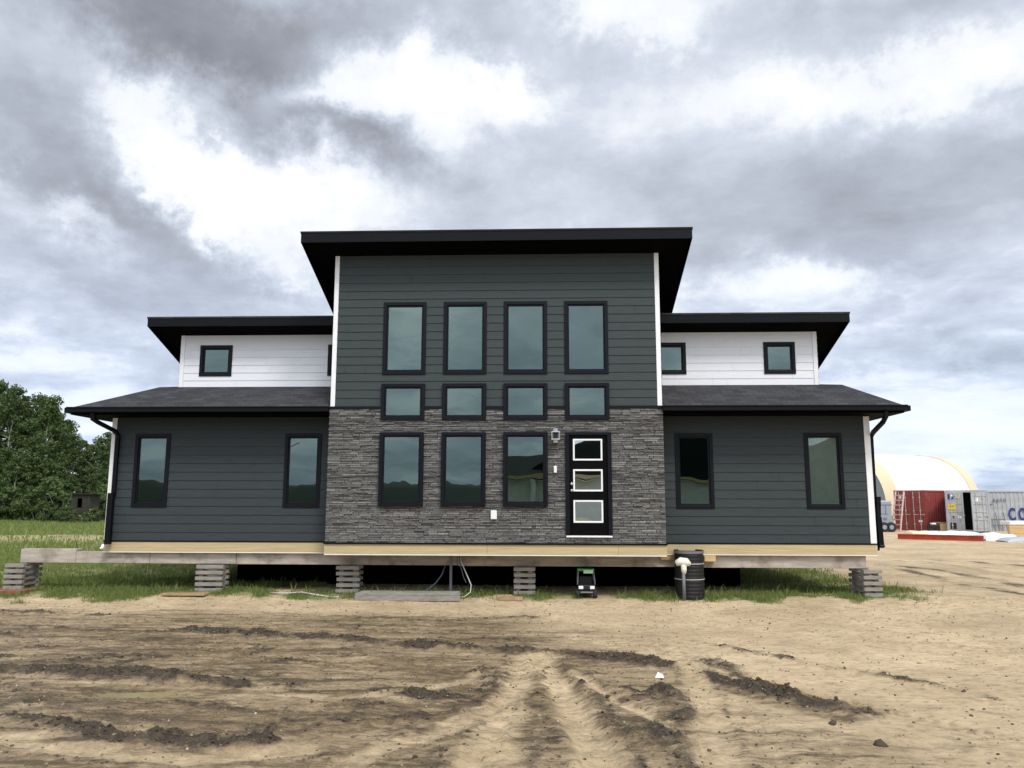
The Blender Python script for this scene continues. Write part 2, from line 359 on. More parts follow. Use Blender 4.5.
# churned ridges of dark mud: world polylines, half width, strength
RIDGES = [
    (G([(0, 611), (125, 617)]), .10, .5), (G([(60, 628), (140, 633), (210, 631)]), .12, .5),
    (G([(200, 630), (280, 637), (400, 645), (531, 650)]), .24, 1.0), (G([(556, 652), (607, 657), (645, 662), (686, 668)]), .22, 1.2),
    (G([(686, 668), (708, 681), (760, 692), (800, 706), (862, 717)]), .16, .8), (G([(697, 642), (752, 652), (812, 664), (862, 672), (927, 682), (992, 697)]), .13, .5),
    (G([(0, 672), (60, 672), (125, 675), (175, 680)]), .26, 1.0), (G([(175, 680), (240, 685), (300, 687), (380, 692), (455, 697)]), .13, .9),
    (G([(0, 720), (40, 722), (80, 732), (125, 741), (165, 742)]), .13, .9), (G([(165, 742), (210, 741), (252, 743)]), .15, 1.4),
    (G([(40, 700), (90, 710), (140, 726), (180, 733)]), .26, .35), (G([(340, 617), (430, 622), (540, 618)]), .14, .4), (G([(440, 650), (560, 652)]), .10, .4),
    (G([(655, 700), (690, 712), (660, 735), (700, 750)]), .22, .6), (G([(620, 690), (672, 697)]), .05, .9), (G([(640, 740), (700, 768)]), .22, .5),
    (G([(700, 655), (760, 690), (800, 700)]), .16, .5), (G([(480, 672), (520, 690), (470, 768)]), .20, .4), (G([(535, 655), (520, 672)]), .08, .7),
    (G([(355, 715), (425, 718)]), .09, .6), (G([(860, 566), (940, 574), (1024, 590), (1080, 600)]), .28, .6), (G([(900, 572), (960, 588), (1060, 606)]), .28, .5), (G([(870, 590), (930, 600), (1000, 603)]), .25, .4), (G([(900, 560), (980, 566), (1060, 572)]), .2, .7), (G([(780, 700), (840, 712), (900, 714)]), .12, .5),
    (G([(580, 690), (600, 715), (640, 735)]), .16, .35), (G([(230, 740), (380, 758), (480, 764)]), .15, .3), (G([(400, 735), (450, 720), (480, 700)]), .15, .4)]
# shallow, smooth wheel tracks (half width)
TRACKS = [(G([(548, 662), (570, 700), (588, 735), (602, 775)]), .17, 1), (G([(585, 680), (625, 705), (665, 722)]), .10, .7), (G([(525, 668), (500, 712), (468, 770)]), .15, .6),
          (G([(0, 640), (140, 644), (330, 660), (520, 672)]), .22, .5), (G([(0, 622), (200, 622), (420, 632)]), .18, .4), (G([(180, 698), (330, 712), (420, 700)]), .2, .5),
          (G([(640, 640), (720, 668), (820, 700), (1000, 735)]), .16, .5), (G([(860, 640), (1024, 650)]), .2, .25), (G([(700, 690), (760, 730), (790, 775)]), .16, .4),
          (G([(0, 752), (120, 752), (300, 735), (430, 722)]), .13, .5), (G([(876, 560), (950, 568), (1040, 585)]), .25, .6), (G([(850, 555), (960, 556), (1060, 566)]), .3, .3)]
WETPOLY = [(G([(0, 655), (250, 662), (520, 672)]), 1.25), (G([(0, 700), (200, 712), (420, 715)]), .9), (G([(540, 690), (620, 735)]), .75), (G([(650, 700), (690, 735)]), .55), (G([(340, 625), (520, 640)]), .55), (G([(0, 630), (200, 640)]), .55), (G([(470, 690), (430, 760)]), .5), (G([(740, 690), (840, 715)]), .35)]
FAN = [(G([(540, 655), (553, 680), (572, 705), (588, 735), (604, 790)]), .20, 1), (G([(530, 655), (516, 690), (497, 725), (470, 790)]), .22, .9), (G([(572, 672), (612, 700), (655, 722), (690, 735)]), .10, .8),
       (G([(690, 665), (700, 700), (712, 740), (730, 790)]), .16, .8), (G([(340, 768), (380, 750), (440, 735), (500, 700)]), .16, .7), (G([(250, 690), (330, 700), (430, 690), (520, 665)]), .12, .6), (G([(0, 738), (90, 752), (190, 758), (300, 750)]), .16, .8)]
PUDDLE = gp(147, 693)
def ground(x, y):
    """height and surface attributes"""
    near = ss(28, 14, np.hypot(x, y + 6)) 
    h = (fbm(x, y, .35, 4, 11) - .5) * .10 + (fbm(x, y, 2.2, 4, 31, .6) - .5) * .030 * near + (fbm(x, y, 12, 3, 61, .7) - .5) * .022 * near
    churn = np.zeros(x.shape); rut = np.zeros(x.shape)
    wx = x + (fbm(x, y, 1.6, 3, 71) - .5) * .30; wy = y + (fbm(x, y, 1.6, 3, 81) - .5) * .30
    hi = fbm(x, y, 9, 4, 51, .65); br_ = fbm(x, y, 1.3, 3, 91)
    for pl, w, k in RIDGES:
        d, sg, al = pdist(wx, wy, pl); g = np.exp(-(d / (w * 1.15)) ** 2) * k
        lump = ss(.34, .6, fbm(al, d * sg, 2.6, 3, 401 + int(w * 100))) * .5 + .5
        g = g * lump * (.45 + .55 * ss(.3, .5, br_ + .08 * k)); churn = np.maximum(churn, g)
        h = h + g * .05 + g * (hi - .45) * .19
    for pl, w, k in TRACKS:
        d, sg, al = pdist(wx * .6 + x * .4, wy * .6 + y * .4, pl); e = np.exp(-(d / w) ** 4)
        rim = np.exp(-((d - w * 1.35) / (w * .45)) ** 2)
        tread = (np.sin(al * 2 * math.pi / .17 + d * 15) > .1) * e * 2.0
        h = h - e * .032 * k + rim * .02 * k * (.4 + hi) + tread * .005; rut = np.maximum(rut, e * k * (.7 + .3 * np.sign(np.sin(al * 2 * math.pi / .14 + sg * d * 14))))
    wet = np.zeros(x.shape)
    for pl, w in WETPOLY:
        d, _, _ = pdist(wx, wy, pl); wet = np.maximum(wet, np.exp(-(d / w) ** 4))
    wet = wet * (.25 + .75 * ss(.40, .56, fbm(x, y * 1.6, 1.1, 6, 131, .68) + .06))
    pat = wet * ss(.54, .70, fbm(x * .8, y * 1.7, 1.9, 5, 501, .62)) * near; churn = np.maximum(churn, pat * .5); h = h + pat * (hi - .42) * .07
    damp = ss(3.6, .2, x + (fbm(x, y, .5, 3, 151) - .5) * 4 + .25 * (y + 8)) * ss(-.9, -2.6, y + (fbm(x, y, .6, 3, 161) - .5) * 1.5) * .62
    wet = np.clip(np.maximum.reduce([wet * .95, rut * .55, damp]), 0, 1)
    pale = np.zeros(x.shape)
    for pl, w, k in FAN:
        d, sg, al = pdist(wx * .5 + x * .5, wy * .5 + y * .5, pl); w2 = w * (.75 + .5 * fbm(al, al * 0, .9, 2, 611)); e = np.exp(-(d / w2) ** 4) * k
        rim = np.exp(-((d - w2 * 1.5) / (w2 * .5)) ** 2) * k
        tr_ = np.sin(al * 2 * math.pi / .16 + d * 16) > .1
        h = h - e * .016 + rim * .010 * (.2 + 1.2 * hi) + e * .009 * tr_ * ss(.45, .6, fbm(al, d * sg, .9, 2, 633)); pale = np.maximum(pale, e); wet = np.maximum(wet, rim * .45)
        churn = np.maximum(churn * (1 - e * .8), rim * .45 * ss(.45, .6, hi))
    wet = wet * (1 - .85 * pale)
    # hollow holding the puddle
    d = np.hypot((x - PUDDLE[0]) / .75, (y - PUDDLE[1]) / .22); h = h - .045 * np.exp(-d ** 2)
    # gentle bank at the house line
    bank = ss(-.6, .7, y) * ss(24, 14, np.abs(x))
    h = h * (1 - .5 * bank) + .10 * bank * ss(14, 10, y) 
    # dug earth beyond the grass, left
    dm = np.hypot((x + 27) / 9, (y - 24) / 2.2); h = h + .35 * np.exp(-dm ** 2) * (fbm(x, y, .8, 3, 171) + .4)
    far = ss(60, 200, np.hypot(x, y)); h = h * (1 - far) - .02 * 0
    # grass cover
    gl = ss(-.75, .9, y + (fbm(x, y, 1.1, 4, 201) - .5) * 2.2) * ss(-7.0, -8.5, x + (fbm(x, y, .5, 3, 211) - .5) * 3 - np.clip(y, 0, 6) * 1.2)
    strip = .85 * np.exp(-((y - .45 - (fbm(x, y, .9, 3, 221) - .5) * .9) / .5) ** 2) * ss(8.6, 7.6, x) * ss(.42, .6, fbm(x, y, 1.1, 3, 231) + ss(0, -6, x) * .2 + ss(3, 6, x) * .10)
    under = (1 - ss(-7.6, -7.0, x) * ss(4.9, 4.3, x)) * ss(.6, 1.2, y) * ss(11, 8, y) * ss(9.0, 7.4, x + (fbm(x, y, .9, 3, 241) - .5) * 2) * .75
    big = ss(12, 9, x + .12 * y) * ss(9, 14, y) 
    farg = ss(70, 95, y + x * .2)
    back = ss(-20, -35, y)
    green = np.clip(np.maximum.reduce([gl, strip * .9, under, big, farg, back]), 0, 1)
    bare = np.exp(-(np.hypot((x + 27) / 10, (y - 23.5 + (fbm(x, y, .25, 4, 261) - .5) * 9) / 2.6)) ** 2 * .8)
    green = green * (1 - .92 * bare) * (1 - churn * .5)
    return h, np.clip(churn, 0, 1), wet, green

def axis(lo, hi, step, far, n):
    core = np.arange(lo, hi + 1e-6, step); g = np.geomspace(step, far, n); up_ = hi + np.cumsum(g); dn = lo - np.cumsum(g)
    return np.concatenate([dn[::-1], core, up_])
gx = axis(-13, 15, .031, 260, 66); gy = axis(-11.2, 2.2, .036, 260, 60); gy = np.unique(np.concatenate([gy, (gy[:-1] + gy[1:])[(gy[:-1] > -11) & (gy[:-1] < -5.2)] / 2]))
GXX, GYY = np.meshgrid(gx, gy, indexing='ij'); fx_, fy_ = GXX.ravel(), GYY.ravel()
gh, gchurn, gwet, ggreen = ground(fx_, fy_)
nx, ny = len(gx), len(gy)
me = bpy.data.meshes.new('ground'); me.vertices.add(nx * ny)
me.vertices.foreach_set('co', np.stack([fx_, fy_, gh], 1).astype(np.float32).ravel())
ii, jj = np.meshgrid(np.arange(nx - 1), np.arange(ny - 1), indexing='ij'); a0_ = (ii * ny + jj).ravel()
fc = np.stack([a0_, a0_ + ny, a0_ + ny + 1, a0_ + 1], 1).astype(np.int32)
me.loops.add(fc.size); me.polygons.add(len(fc)); me.loops.foreach_set('vertex_index', fc.ravel())
me.polygons.foreach_set('loop_start', np.arange(0, fc.size, 4, dtype=np.int32)); me.polygons.foreach_set('use_smooth', np.ones(len(fc), bool)); me.update()
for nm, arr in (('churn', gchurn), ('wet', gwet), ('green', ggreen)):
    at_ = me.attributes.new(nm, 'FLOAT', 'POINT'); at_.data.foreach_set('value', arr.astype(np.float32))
gm = bpy.data.materials.new('dirt yard'); gm.use_nodes = True; t = gm.node_tree; n = t.nodes; l = t.links; b = n['Principled BSDF']
def nd(ty, **k):
    q = n.new(ty)
    for a, c in k.items(): setattr(q, a, c)
    return q
geo = nd('ShaderNodeNewGeometry'); pos = geo.outputs['Position']
def nz(sc, det=6, ro=.6, st=(1, 1, 1)):
    mp = nd('ShaderNodeMapping'); mp.inputs['Scale'].default_value = st; l.new(pos, mp.inputs[0])
    q = nd('ShaderNodeTexNoise'); q.inputs['Scale'].default_value = sc; q.inputs['Detail'].default_value = det; q.inputs['Roughness'].default_value = ro; l.new(mp.outputs[0], q.inputs['Vector']); return q.outputs[0]
def mrg(v, a, b_, c=0., d=1.):
    q = nd('ShaderNodeMapRange'); l.new(v, q.inputs[0])
    for i_, w in enumerate((a, b_, c, d)): q.inputs[i_ + 1].default_value = w
    return q.outputs[0]
def mixc(f, a, b_):
    q = nd('ShaderNodeMix', data_type='RGBA')
    if isinstance(f, float): q.inputs['Factor'].default_value = f
    else: l.new(f, q.inputs['Factor'])
    for nm, w in (('A', a), ('B', b_)):
        if isinstance(w, tuple): q.inputs[nm].default_value = (*w, 1)
        else: l.new(w, q.inputs[nm])
    return q.outputs['Result']
def attr(nm): q = nd('ShaderNodeAttribute'); q.attribute_name = nm; return q.outputs['Fac']
def mt(op, a, b_):
    q = nd('ShaderNodeMath', operation=op)
    for i_, w in enumerate((a, b_)):
        if isinstance(w, (int, float)): q.inputs[i_].default_value = w
        else: l.new(w, q.inputs[i_])
    return q.outputs[0]
dry = mixc(mrg(nz(.45, 9, .7), .38, .62), (.44, .33, .195), (.65, .50, .315))
dry = mixc(mrg(nz(6, 10, .78, (1, 1.8, 1)), .50, .64, 0, .75), dry, (.24, .185, .115))
dry = mixc(mrg(nz(1.6, 10, .72, (1, 2.2, 1)), .56, .64, 0, .55), dry, (.26, .205, .13))
dry = mixc(mrg(nz(40, 4, .7), .60, .72, 0, .6), dry, (.62, .53, .40))
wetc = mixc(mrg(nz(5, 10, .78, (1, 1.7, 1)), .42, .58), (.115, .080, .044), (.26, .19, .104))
wf = mt('ADD', attr('wet'), mt('MULTIPLY', mt('SUBTRACT', nz(3.2, 11, .78, (1, 1.5, 1)), .5), 1.9))
stk = nz(1.5, 8, .68, (.30, 2.4, 1))
wf = mt('ADD', wf, mt('MULTIPLY', mt('SUBTRACT', stk, .5), mt('MULTIPLY', attr('wet'), 3.2)))
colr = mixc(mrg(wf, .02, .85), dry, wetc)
colr = mixc(mt('MULTIPLY', mrg(stk, .55, .60), mrg(attr('wet'), .1, .5, 0, .75)), colr, (.085, .062, .036))
stk2 = nz(3.4, 7, .72, (.35, 2.2, 1)); colr = mixc(mt('MULTIPLY', mrg(stk2, .57, .61), mrg(attr('wet'), .0, .5, .12, .6)), colr, (.10, .074, .044))
colr = mixc(mt('MULTIPLY', mrg(stk2, .40, .36), mrg(attr('wet'), .2, .6, 0, .45)), colr, (.46, .37, .23))
dark = mixc(mrg(nz(14, 6, .7), .35, .65), (.040, .030, .020), (.10, .078, .052))
cf = mt('ADD', attr('churn'), mt('MULTIPLY', mt('SUBTRACT', nz(9, 9, .78), .5), 1.1))
colr = mixc(mrg(cf, .16, .52), colr, dark)
gcol = mixc(mrg(nz(2.2, 7, .7), .38, .62), (.13, .17, .045), (.29, .27, .13))
gf = mt('ADD', attr('green'), mt('MULTIPLY', mt('SUBTRACT', nz(5, 10, .8), .5), 2.0))
colr = mixc(mrg(gf, .30, .66), colr, gcol)
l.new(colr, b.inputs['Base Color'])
l.new(mrg(attr('wet'), .2, .8, .95, .62), b.inputs['Roughness']); b.inputs['Specular IOR Level'].default_value = .25
vo = nd('ShaderNodeTexVoronoi'); vo.inputs['Scale'].default_value = 34; vo.inputs['Randomness'].default_value = 1; l.new(pos, vo.inputs['Vector'])
bh = mt('ADD', mt('ADD', mt('MULTIPLY', nz(20, 8, .8), .9), mt('MULTIPLY', nz(90, 3, .7), .35)), mt('MULTIPLY', mt('MULTIPLY', vo.outputs['Distance'], -.8), mt('ADD', attr('wet'), attr('churn'))))
bp = nd('ShaderNodeBump'); bp.inputs['Strength'].default_value = .9; bp.inputs['Distance'].default_value = .02; l.new(bh, bp.inputs['Height']); l.new(bp.outputs[0], b.inputs['Normal'])
me.materials.append(gm)
tag(link := bpy.data.objects.new('ground', me), kind='structure'); COL.objects.link(link)

def hz(x, y): return float(ground(np.array([float(x)]), np.array([float(y)]))[0][0])

# puddle
def water_sheet(cx, cy_, rx, ry, z, seed):
    mb = MB(); pts = []
    for k in range(48):
        a = 2 * math.pi * k / 48; r = 1 + .35 * (mnoise.noise(Vector((math.cos(a) * 1.8, math.sin(a) * 1.8, seed))))
        pts.append((cx + rx * r * math.cos(a), cy_ + ry * r * math.sin(a), z))
    mb.quad(*pts); return mb
M['water'] = mat('silty water', (.33, .27, .13), .06, spec=.5, var=.1, vscale=3)
tag(obj('puddle', water_sheet(PUDDLE[0], PUDDLE[1], .62, .15, hz(PUDDLE[0], PUDDLE[1]) + .013, 3.3), M['water']), kind='structure')
#PART2
# ------------------------------------------------------------------ the house
XL, XR, ZT, ZC, ZB = -4.641, 2.534, 7.495, 4.108, 1.194
WL, WR, YW, ZE = -9.763, 7.095, .584, 3.93
UXL, UXR, UY, UZ, UB = -8.67, 6.33, 1.34, 5.99, 4.74
SL = 1 / 3.
house = thing('house', 'two storey dark grey house with stone front and white upper wings on a timber beam', 'house', (-1.2, 0, 0))
WX = [-3.523, -2.190, -.868, .454]; WW = .951
windows = []   # x0,x1,z0,z1,yplane,label
for i, x in enumerate(WX):
    windows.append((x, x + WW, 4.81, 6.426, 0)); windows.append((x, x + WW, 3.809, 4.60, 0))
    if i < 3: windows.append((x, x + WW, 1.971, 3.54, -.05))
for a, b_ in ((-9.218, -8.41), (-5.793, -4.966), (2.875, 3.70), (5.673, 6.489)): windows.append((a, b_, 1.93, 3.567, YW))
for a, b_ in ((-8.192, -7.411), (-5.11, -4.331), (2.545, 3.314), (5.101, 5.823)): windows.append((a, b_, 5.0, 5.748, UY))
DOOR = (.454, 1.434, 1.34, 3.54)

def splits(lo, hi, cuts):
    return [lo] + sorted(c for c in cuts if lo + 1e-4 < c < hi - 1e-4) + [hi]
def spans(xa, xb, holes):
    out = [(xa, xb)]
    for h0, h1 in holes:
        nxt = []
        for a, b_ in out:
            if h1 <= a or h0 >= b_: nxt.append((a, b_)); continue
            if h0 > a: nxt.append((a, h0))
            if h1 < b_: nxt.append((h1, b_))
        out = nxt
    return out
def siding(mb, xa, xb, z0, z1, y, holes, expo=.185, lap=.013, seed=0):
    """lap boards, each a wedge; a core wall behind them; openings left out"""
    r = random.Random(seed); k = 0; z = z0
    while z < z1 - 1e-4:
        zt = min(z + expo, z1); br_ = splits(z, zt, [q for h in holes for q in (h[2], h[3])])
        joints = sorted(r.uniform(xa, xb) for _ in range(2))
        for a, b_ in zip(br_[:-1], br_[1:]):
            zm = (a + b_) / 2; hh = [(h[0], h[1]) for h in holes if h[2] < zm < h[3]]
            hh2 = hh + [(j - .003, j + .003) for j in joints]
            ya = y - lap * (1 - (a - z) / expo) - .004; yb = y - lap * (1 - (b_ - z) / expo) - .004
            for s0, s1 in spans(xa, xb, hh2):
                mb.quad((s0, ya, a), (s1, ya, a), (s1, yb, b_), (s0, yb, b_))
                if a == z: mb.quad((s0, y + .002, a), (s1, y + .002, a), (s1, ya, a), (s0, ya, a))
            for s0, s1 in spans(xa, xb, hh): mb.box(s0, s1, y + .001, y + .12, a, b_)
        z = zt
def side_siding(mb, x, sgn, ya, yb, z0, ztop, slope, expo=.185, lap=.013):
    z = z0
    while z < ztop:
        zt = z + expo
        def yend(q): return min(yb, ya + max(0, (ztop - q)) / slope) if slope else yb
        if slope == 0: zt = min(zt, ztop)
        e0, e1 = yend(z), yend(min(zt, ztop)); zt = min(zt, ztop)
        mb.quad((x + sgn * (lap + .004), ya, z), (x + sgn * (lap + .004), e0, z), (x + sgn * .004, e1, zt), (x + sgn * .004, ya, zt)); z += expo
    if slope: 
        yz = ztop - (yb - ya) * slope
        mb.quad((x, ya, z0), (x, yb, z0), (x, yb, yz), (x, ya, ztop))
    else: mb.quad((x, ya, z0), (x, yb, z0), (x, yb, ztop), (x, ya, ztop))
def hole_of(y): return [(w[0] + .05, w[1] - .05, w[2] + .05, w[3] - .05) for w in windows if w[4] in y]

m1 = MB(); siding(m1, XL + .10, XR - .10, ZC, ZT, 0, hole_of((0,)), .184, seed=1)
side_siding(m1, XL, -1, .0, 6, ZB, ZT, SL); side_siding(m1, XR, 1, .0, 6, ZB, ZT, SL)
m1.quad((XL, 6, ZB), (XR, 6, ZB), (XR, 6, ZT - 2.0), (XL, 6, ZT - 2.0))
o = obj('wall', m1, M['siding'], house); o['label'] = 'tall centre wall of dark lap siding'
for sgn, xa, xb, xo in ((-1, WL + .09, XL, WL), (1, XR, WR - .11, WR)):
    m1 = MB(); siding(m1, xa, xb, ZB, ZE + .05, YW, hole_of((YW,)), .19, seed=4 + sgn); side_siding(m1, xo, sgn, YW, 9.5, ZB, ZE + .1, 0)
    m1.quad((xa if sgn < 0 else xb, 9.5, ZB), (xb if sgn < 0 else xa, 9.5, ZB), (xb if sgn < 0 else xa, 9.5, ZE), (xa if sgn < 0 else xb, 9.5, ZE))
    o = obj('wall', m1, M['siding_wing'], house); o['label'] = ('left' if sgn < 0 else 'right') + ' wing wall of dark lap siding'
for sgn, xa, xb, xo in ((-1, UXL + .10, XL, UXL), (1, XR, UXR - .10, UXR)):
    m1 = MB(); siding(m1, xa, xb, UB - .03, UZ, UY, hole_of((UY,)), .185, .010, seed=8 + sgn); side_siding(m1, xo, sgn, UY, 4.8, UB - .02, UZ, SL)
    m1.quad((xo, 4.8, UB - .1), (XL if sgn < 0 else XR, 4.8, UB - .1), (XL if sgn < 0 else XR, 4.8, UZ - 1.15), (xo, 4.8, UZ - 1.15))
    o = obj('wall', m1, M['white_siding'], house); o['label'] = ('left' if sgn < 0 else 'right') + ' upper wall of white lap siding'
# back of the body between the wings
mb_ = MB(); mb_.quad((XL, 9.5, ZB), (XR, 9.5, ZB), (XR, 9.5, 4.7), (XL, 9.5, 4.7)); obj('rear_wall', mb_, M['siding_wing'], house)

# ledge stone cladding: every stone a block of its own size inside one mesh
sb = MB(); r_ = random.Random(3); holes = [(w[0] + .01, w[1] - .01, w[2] + .01, w[3] - .01) for w in windows if w[4] == -.05 or (w[4] == 0 and w[3] < 4.7)] + [(DOOR[0] + .01, DOOR[1] - .01, DOOR[2] + .005, DOOR[3] - .01)]
zt_ = ZC - .065; zs = [ZB + .012]
hz_ = sorted(set(q for h in holes for q in (h[2], h[3]) if ZB + .03 < q < zt_ - .02))
while zs[-1] < zt_ - .02:
    nz_ = zs[-1] + r_.choice((.018, .022, .027, .034, .044))
    for q in hz_ + [zt_]:
        if zs[-1] < q - 1e-5 and nz_ > q - .018: nz_ = q; break
    zs.append(min(nz_, zt_))
for a, b_ in zip(zs[:-1], zs[1:]):
    zm = (a + b_) / 2; hh = [(h[0], h[1]) for h in holes if h[2] < zm < h[3]]
    for s0, s1 in spans(XL - .012, XR + .012, hh):
        x = s0
        while x < s1 - 1e-3:
            x2 = min(s1, x + r_.uniform(.07, .34));
            if s1 - x2 < .07: x2 = s1
            d = r_.uniform(.020, .056); e = .0018; tl = r_.uniform(-.008, .008); j = [r_.uniform(-.004, .004) for _ in range(4)]
            i = len(sb.v)
            sb.v += [(x + e, .03, a + e), (x2 - e, .03, a + e), (x2 - e, .03, b_ - e), (x + e, .03, b_ - e),
                     (x + e + .003, -d + tl, a + e + .003), (x2 - e - .003, -d - tl + j[0], a + e + .003), (x2 - e - .003, -d - tl + j[1], b_ - e - .002), (x + e + .003, -d + tl + j[2], b_ - e - .002)]
            sb.f += [tuple(i + k for k in q) for q in ((4, 5, 6, 7), (0, 1, 5, 4), (1, 2, 6, 5), (2, 3, 7, 6), (3, 0, 4, 7))]
            x = x2
o = obj('stone_cladding', sb, M['stone'], house); o['label'] = 'grey stacked ledge stone around the door and lower windows'
mb_ = MB()
for a, b_ in zip(zs[:-1], zs[1:]):
    zm = (a + b_) / 2; hh = [(h[0], h[1]) for h in holes if h[2] < zm < h[3]]
    for s0, s1 in spans(XL, XR, hh): mb_.box(s0, s1, .0, .10, a, b_)
obj('backing_wall', mb_, M['dark'], house)

# trims
for a, b_ in [(XL - .03, WX[0])] + [(WX[i] + WW, WX[i + 1]) for i in range(3)] + [(WX[3] + WW, XR + .03)]: obj('belt_trim', MB().box(a, b_, -.055, -.001, ZC - .068, ZC), M['frame'], house)
mb_ = MB().box(XL - .035, XR + .035, -.075, -.002, ZB - .018, ZB + .012).box(WL - .02, XL - .04, YW - .04, YW - .002, ZB - .022, ZB + .006).box(XR + .04, WR + .02, YW - .04, YW - .002, ZB - .022, ZB + .006)
obj('base_flashing', mb_, M['black_metal'], house)
def board(x0, x1, y0, y1, z0, z1, nm, mt_, lb=None):
    o = obj(nm, MB().box(x0, x1, y0, y1, z0, z1), mt_, house, bevel=.004)
    if lb: o['label'] = lb
    return o
board(XL, XL + .098, -.024, .08, ZC - .01, ZT + .0, 'corner_board', M['white_trim'])
board(XR - .098, XR, -.024, .08, ZC - .01, ZT + .0, 'corner_board', M['white_trim'])
board(WL - .015, WL + .095, YW - .026, YW + .08, ZB + .01, ZE, 'corner_board', M['white_trim'])
board(WR - .118, WR + .01, YW - .026, YW + .08, ZB - .13, ZE, 'corner_board', M['white_trim'])
board(UXL, UXL + .098, UY - .024, UY + .08, UB - .02, UZ, 'corner_board', M['white_trim'])
board(UXR - .098, UXR, UY - .024, UY + .08, UB - .02, UZ, 'corner_board', M['white_trim'])
# rim boards (pale new lumber) under the cladding
board(XL - .02, -1.2, -.045, .0, .965, ZB - .02, 'rim_board', M['pale_wood'])
board(-1.197, 1.55, -.045, .0, .965, ZB - .02, 'rim_board', M['pale_wood'])
board(1.553, XR + .02, -.045, .0, .965, ZB - .02, 'rim_board', M['pale_wood'])
board(WL, XL - .022, YW - .03, YW + .01, .96, ZB - .024, 'rim_board', M['pale_wood'])
board(XR + .022, WR, YW - .03, YW + .01, .955, ZB - .024, 'rim_board', M['pale_wood'])
board(XL - .02, XR + .02, -.05, .02, .945, .963, 'sill_lip', M['white_trim'])
board(WL - .03, XL - .022, YW - .04, YW + .02, .938, .957, 'sill_lip', M['white_trim']); board(XR + .022, WR, YW - .04, YW + .02, .938, .953, 'sill_lip', M['white_trim'])
# floor platform and the closed interior
mb_ = MB().box(XL, XR, .021, 9.48, 1.01, ZB + .14).box(WL + .01, XL - .001, YW + .03, 9.48, 1.01, ZB + .14).box(XR + .001, WR - .01, YW + .03, 9.48, 1.01, ZB + .14)
obj('floor', mb_, M['dark'], house)
mb_ = MB()
mb_.quad((XL + .02, 3.6, 1.3), (XR - .02, 3.6, 1.3), (XR - .02, 3.6, 7.0), (XL + .02, 3.6, 7.0)); mb_.quad((XL + .02, 0.13, 1.3), (XL + .02, 3.6, 1.3), (XL + .02, 3.6, 6.2), (XL + .02, .13, 7.3)); mb_.quad((XR - .02, 0.13, 1.3), (XR - .02, 3.6, 1.3), (XR - .02, 3.6, 6.2), (XR - .02, .13, 7.3))
for xa, xb in ((WL + .05, XL - .02), (XR + .02, WR - .05)):
    mb_.quad((xa, 4, 1.3), (xb, 4, 1.3), (xb, 4, 3.9), (xa, 4, 3.9)); mb_.quad((xa, YW + .13, ZE + .0), (xb, YW + .13, ZE), (xb, 4, ZE), (xa, 4, ZE))
for xa, xb in ((UXL + .05, XL - .02), (XR + .02, UXR - .05)):
    mb_.quad((xa, 4.2, 4.6), (xb, 4.2, 4.6), (xb, 4.2, 5.1), (xa, 4.2, 5.1)); mb_.quad((xa, UY + .13, 4.78), (xb, UY + .13, 4.78), (xb, 4.6, 4.78), (xa, 4.6, 4.78))
obj('inner_walls', mb_, M['dark'], house)

obj('added_shade_sheet', MB().box(-7.4, 4.6, 2.3, 2.33, .0, 1.005), M['soffit'], house)  # added black sheet, blocks light from behind so the space under the house stays dark
# windows
for (x0, x1, z0, z1, y) in windows:
    big = (z1 - z0) > 1; yf = y - (.075 if y == -.05 or (y == 0 and z0 < 4) else .032)
    if z0 < 4 and y == 0: yf = -.078
    mb_ = MB().ring(x0, x1, z0, z1, .075, yf, y + .06); mb_.ring(x0 + .075, x1 - .075, z0 + .075, z1 - .075, .030, yf + .022, y + .06)
    fr = obj('window', mb_, M['frame'], house, bevel=.005)
    t_ = .105; pn = MB().box(x0 + t_, x1 - t_, yf + .050, yf + .056, z0 + t_, z1 - t_); obj('pane', pn, M['glass'], fr)

# door
x0, x1, z0, z1 = DOOR; dr = obj('door', MB().box(x0 + .09, x1 - .09, -.030, .015, z0 + .035, z1 - .07), M['door'], house)
obj('door_frame', MB().box(x0, x0 + .085, -.082, .06, z0 + .03, z1).box(x1 - .085, x1, -.082, .06, z0 + .03, z1).box(x0 + .085, x1 - .085, -.082, .06, z1 - .065, z1), M['frame'], dr, bevel=.004)
obj('threshold', MB().box(x0 + .01, x1 - .01, -.10, .03, z0 - .005, z0 + .028), M['white_trim'], dr)
for a, b_ in ((2.935, 3.395), (2.285, 2.750), (1.632, 2.102)):
    obj('window_frame', MB().ring(.618, 1.242, a, b_, .036, -.055, -.030), M['white_trim'], dr, bevel=.006)
    obj('window_pane', MB().box(.65, 1.21, -.040, -.032, a + .032, b_ - .032), M['door_glass'], dr)
for zz in (2.441, 2.304):
    obj('handle' if zz < 2.4 else 'deadbolt', MB().tube([(.583, -.031, zz), (.583, -.045, zz), (.583, -.06, zz), (.583, -.085, zz), (.583, -.095, zz)], [.033, .033, .014 if zz < 2.4 else .026, .03, .018], 14), M['chrome'], dr, smooth=True)
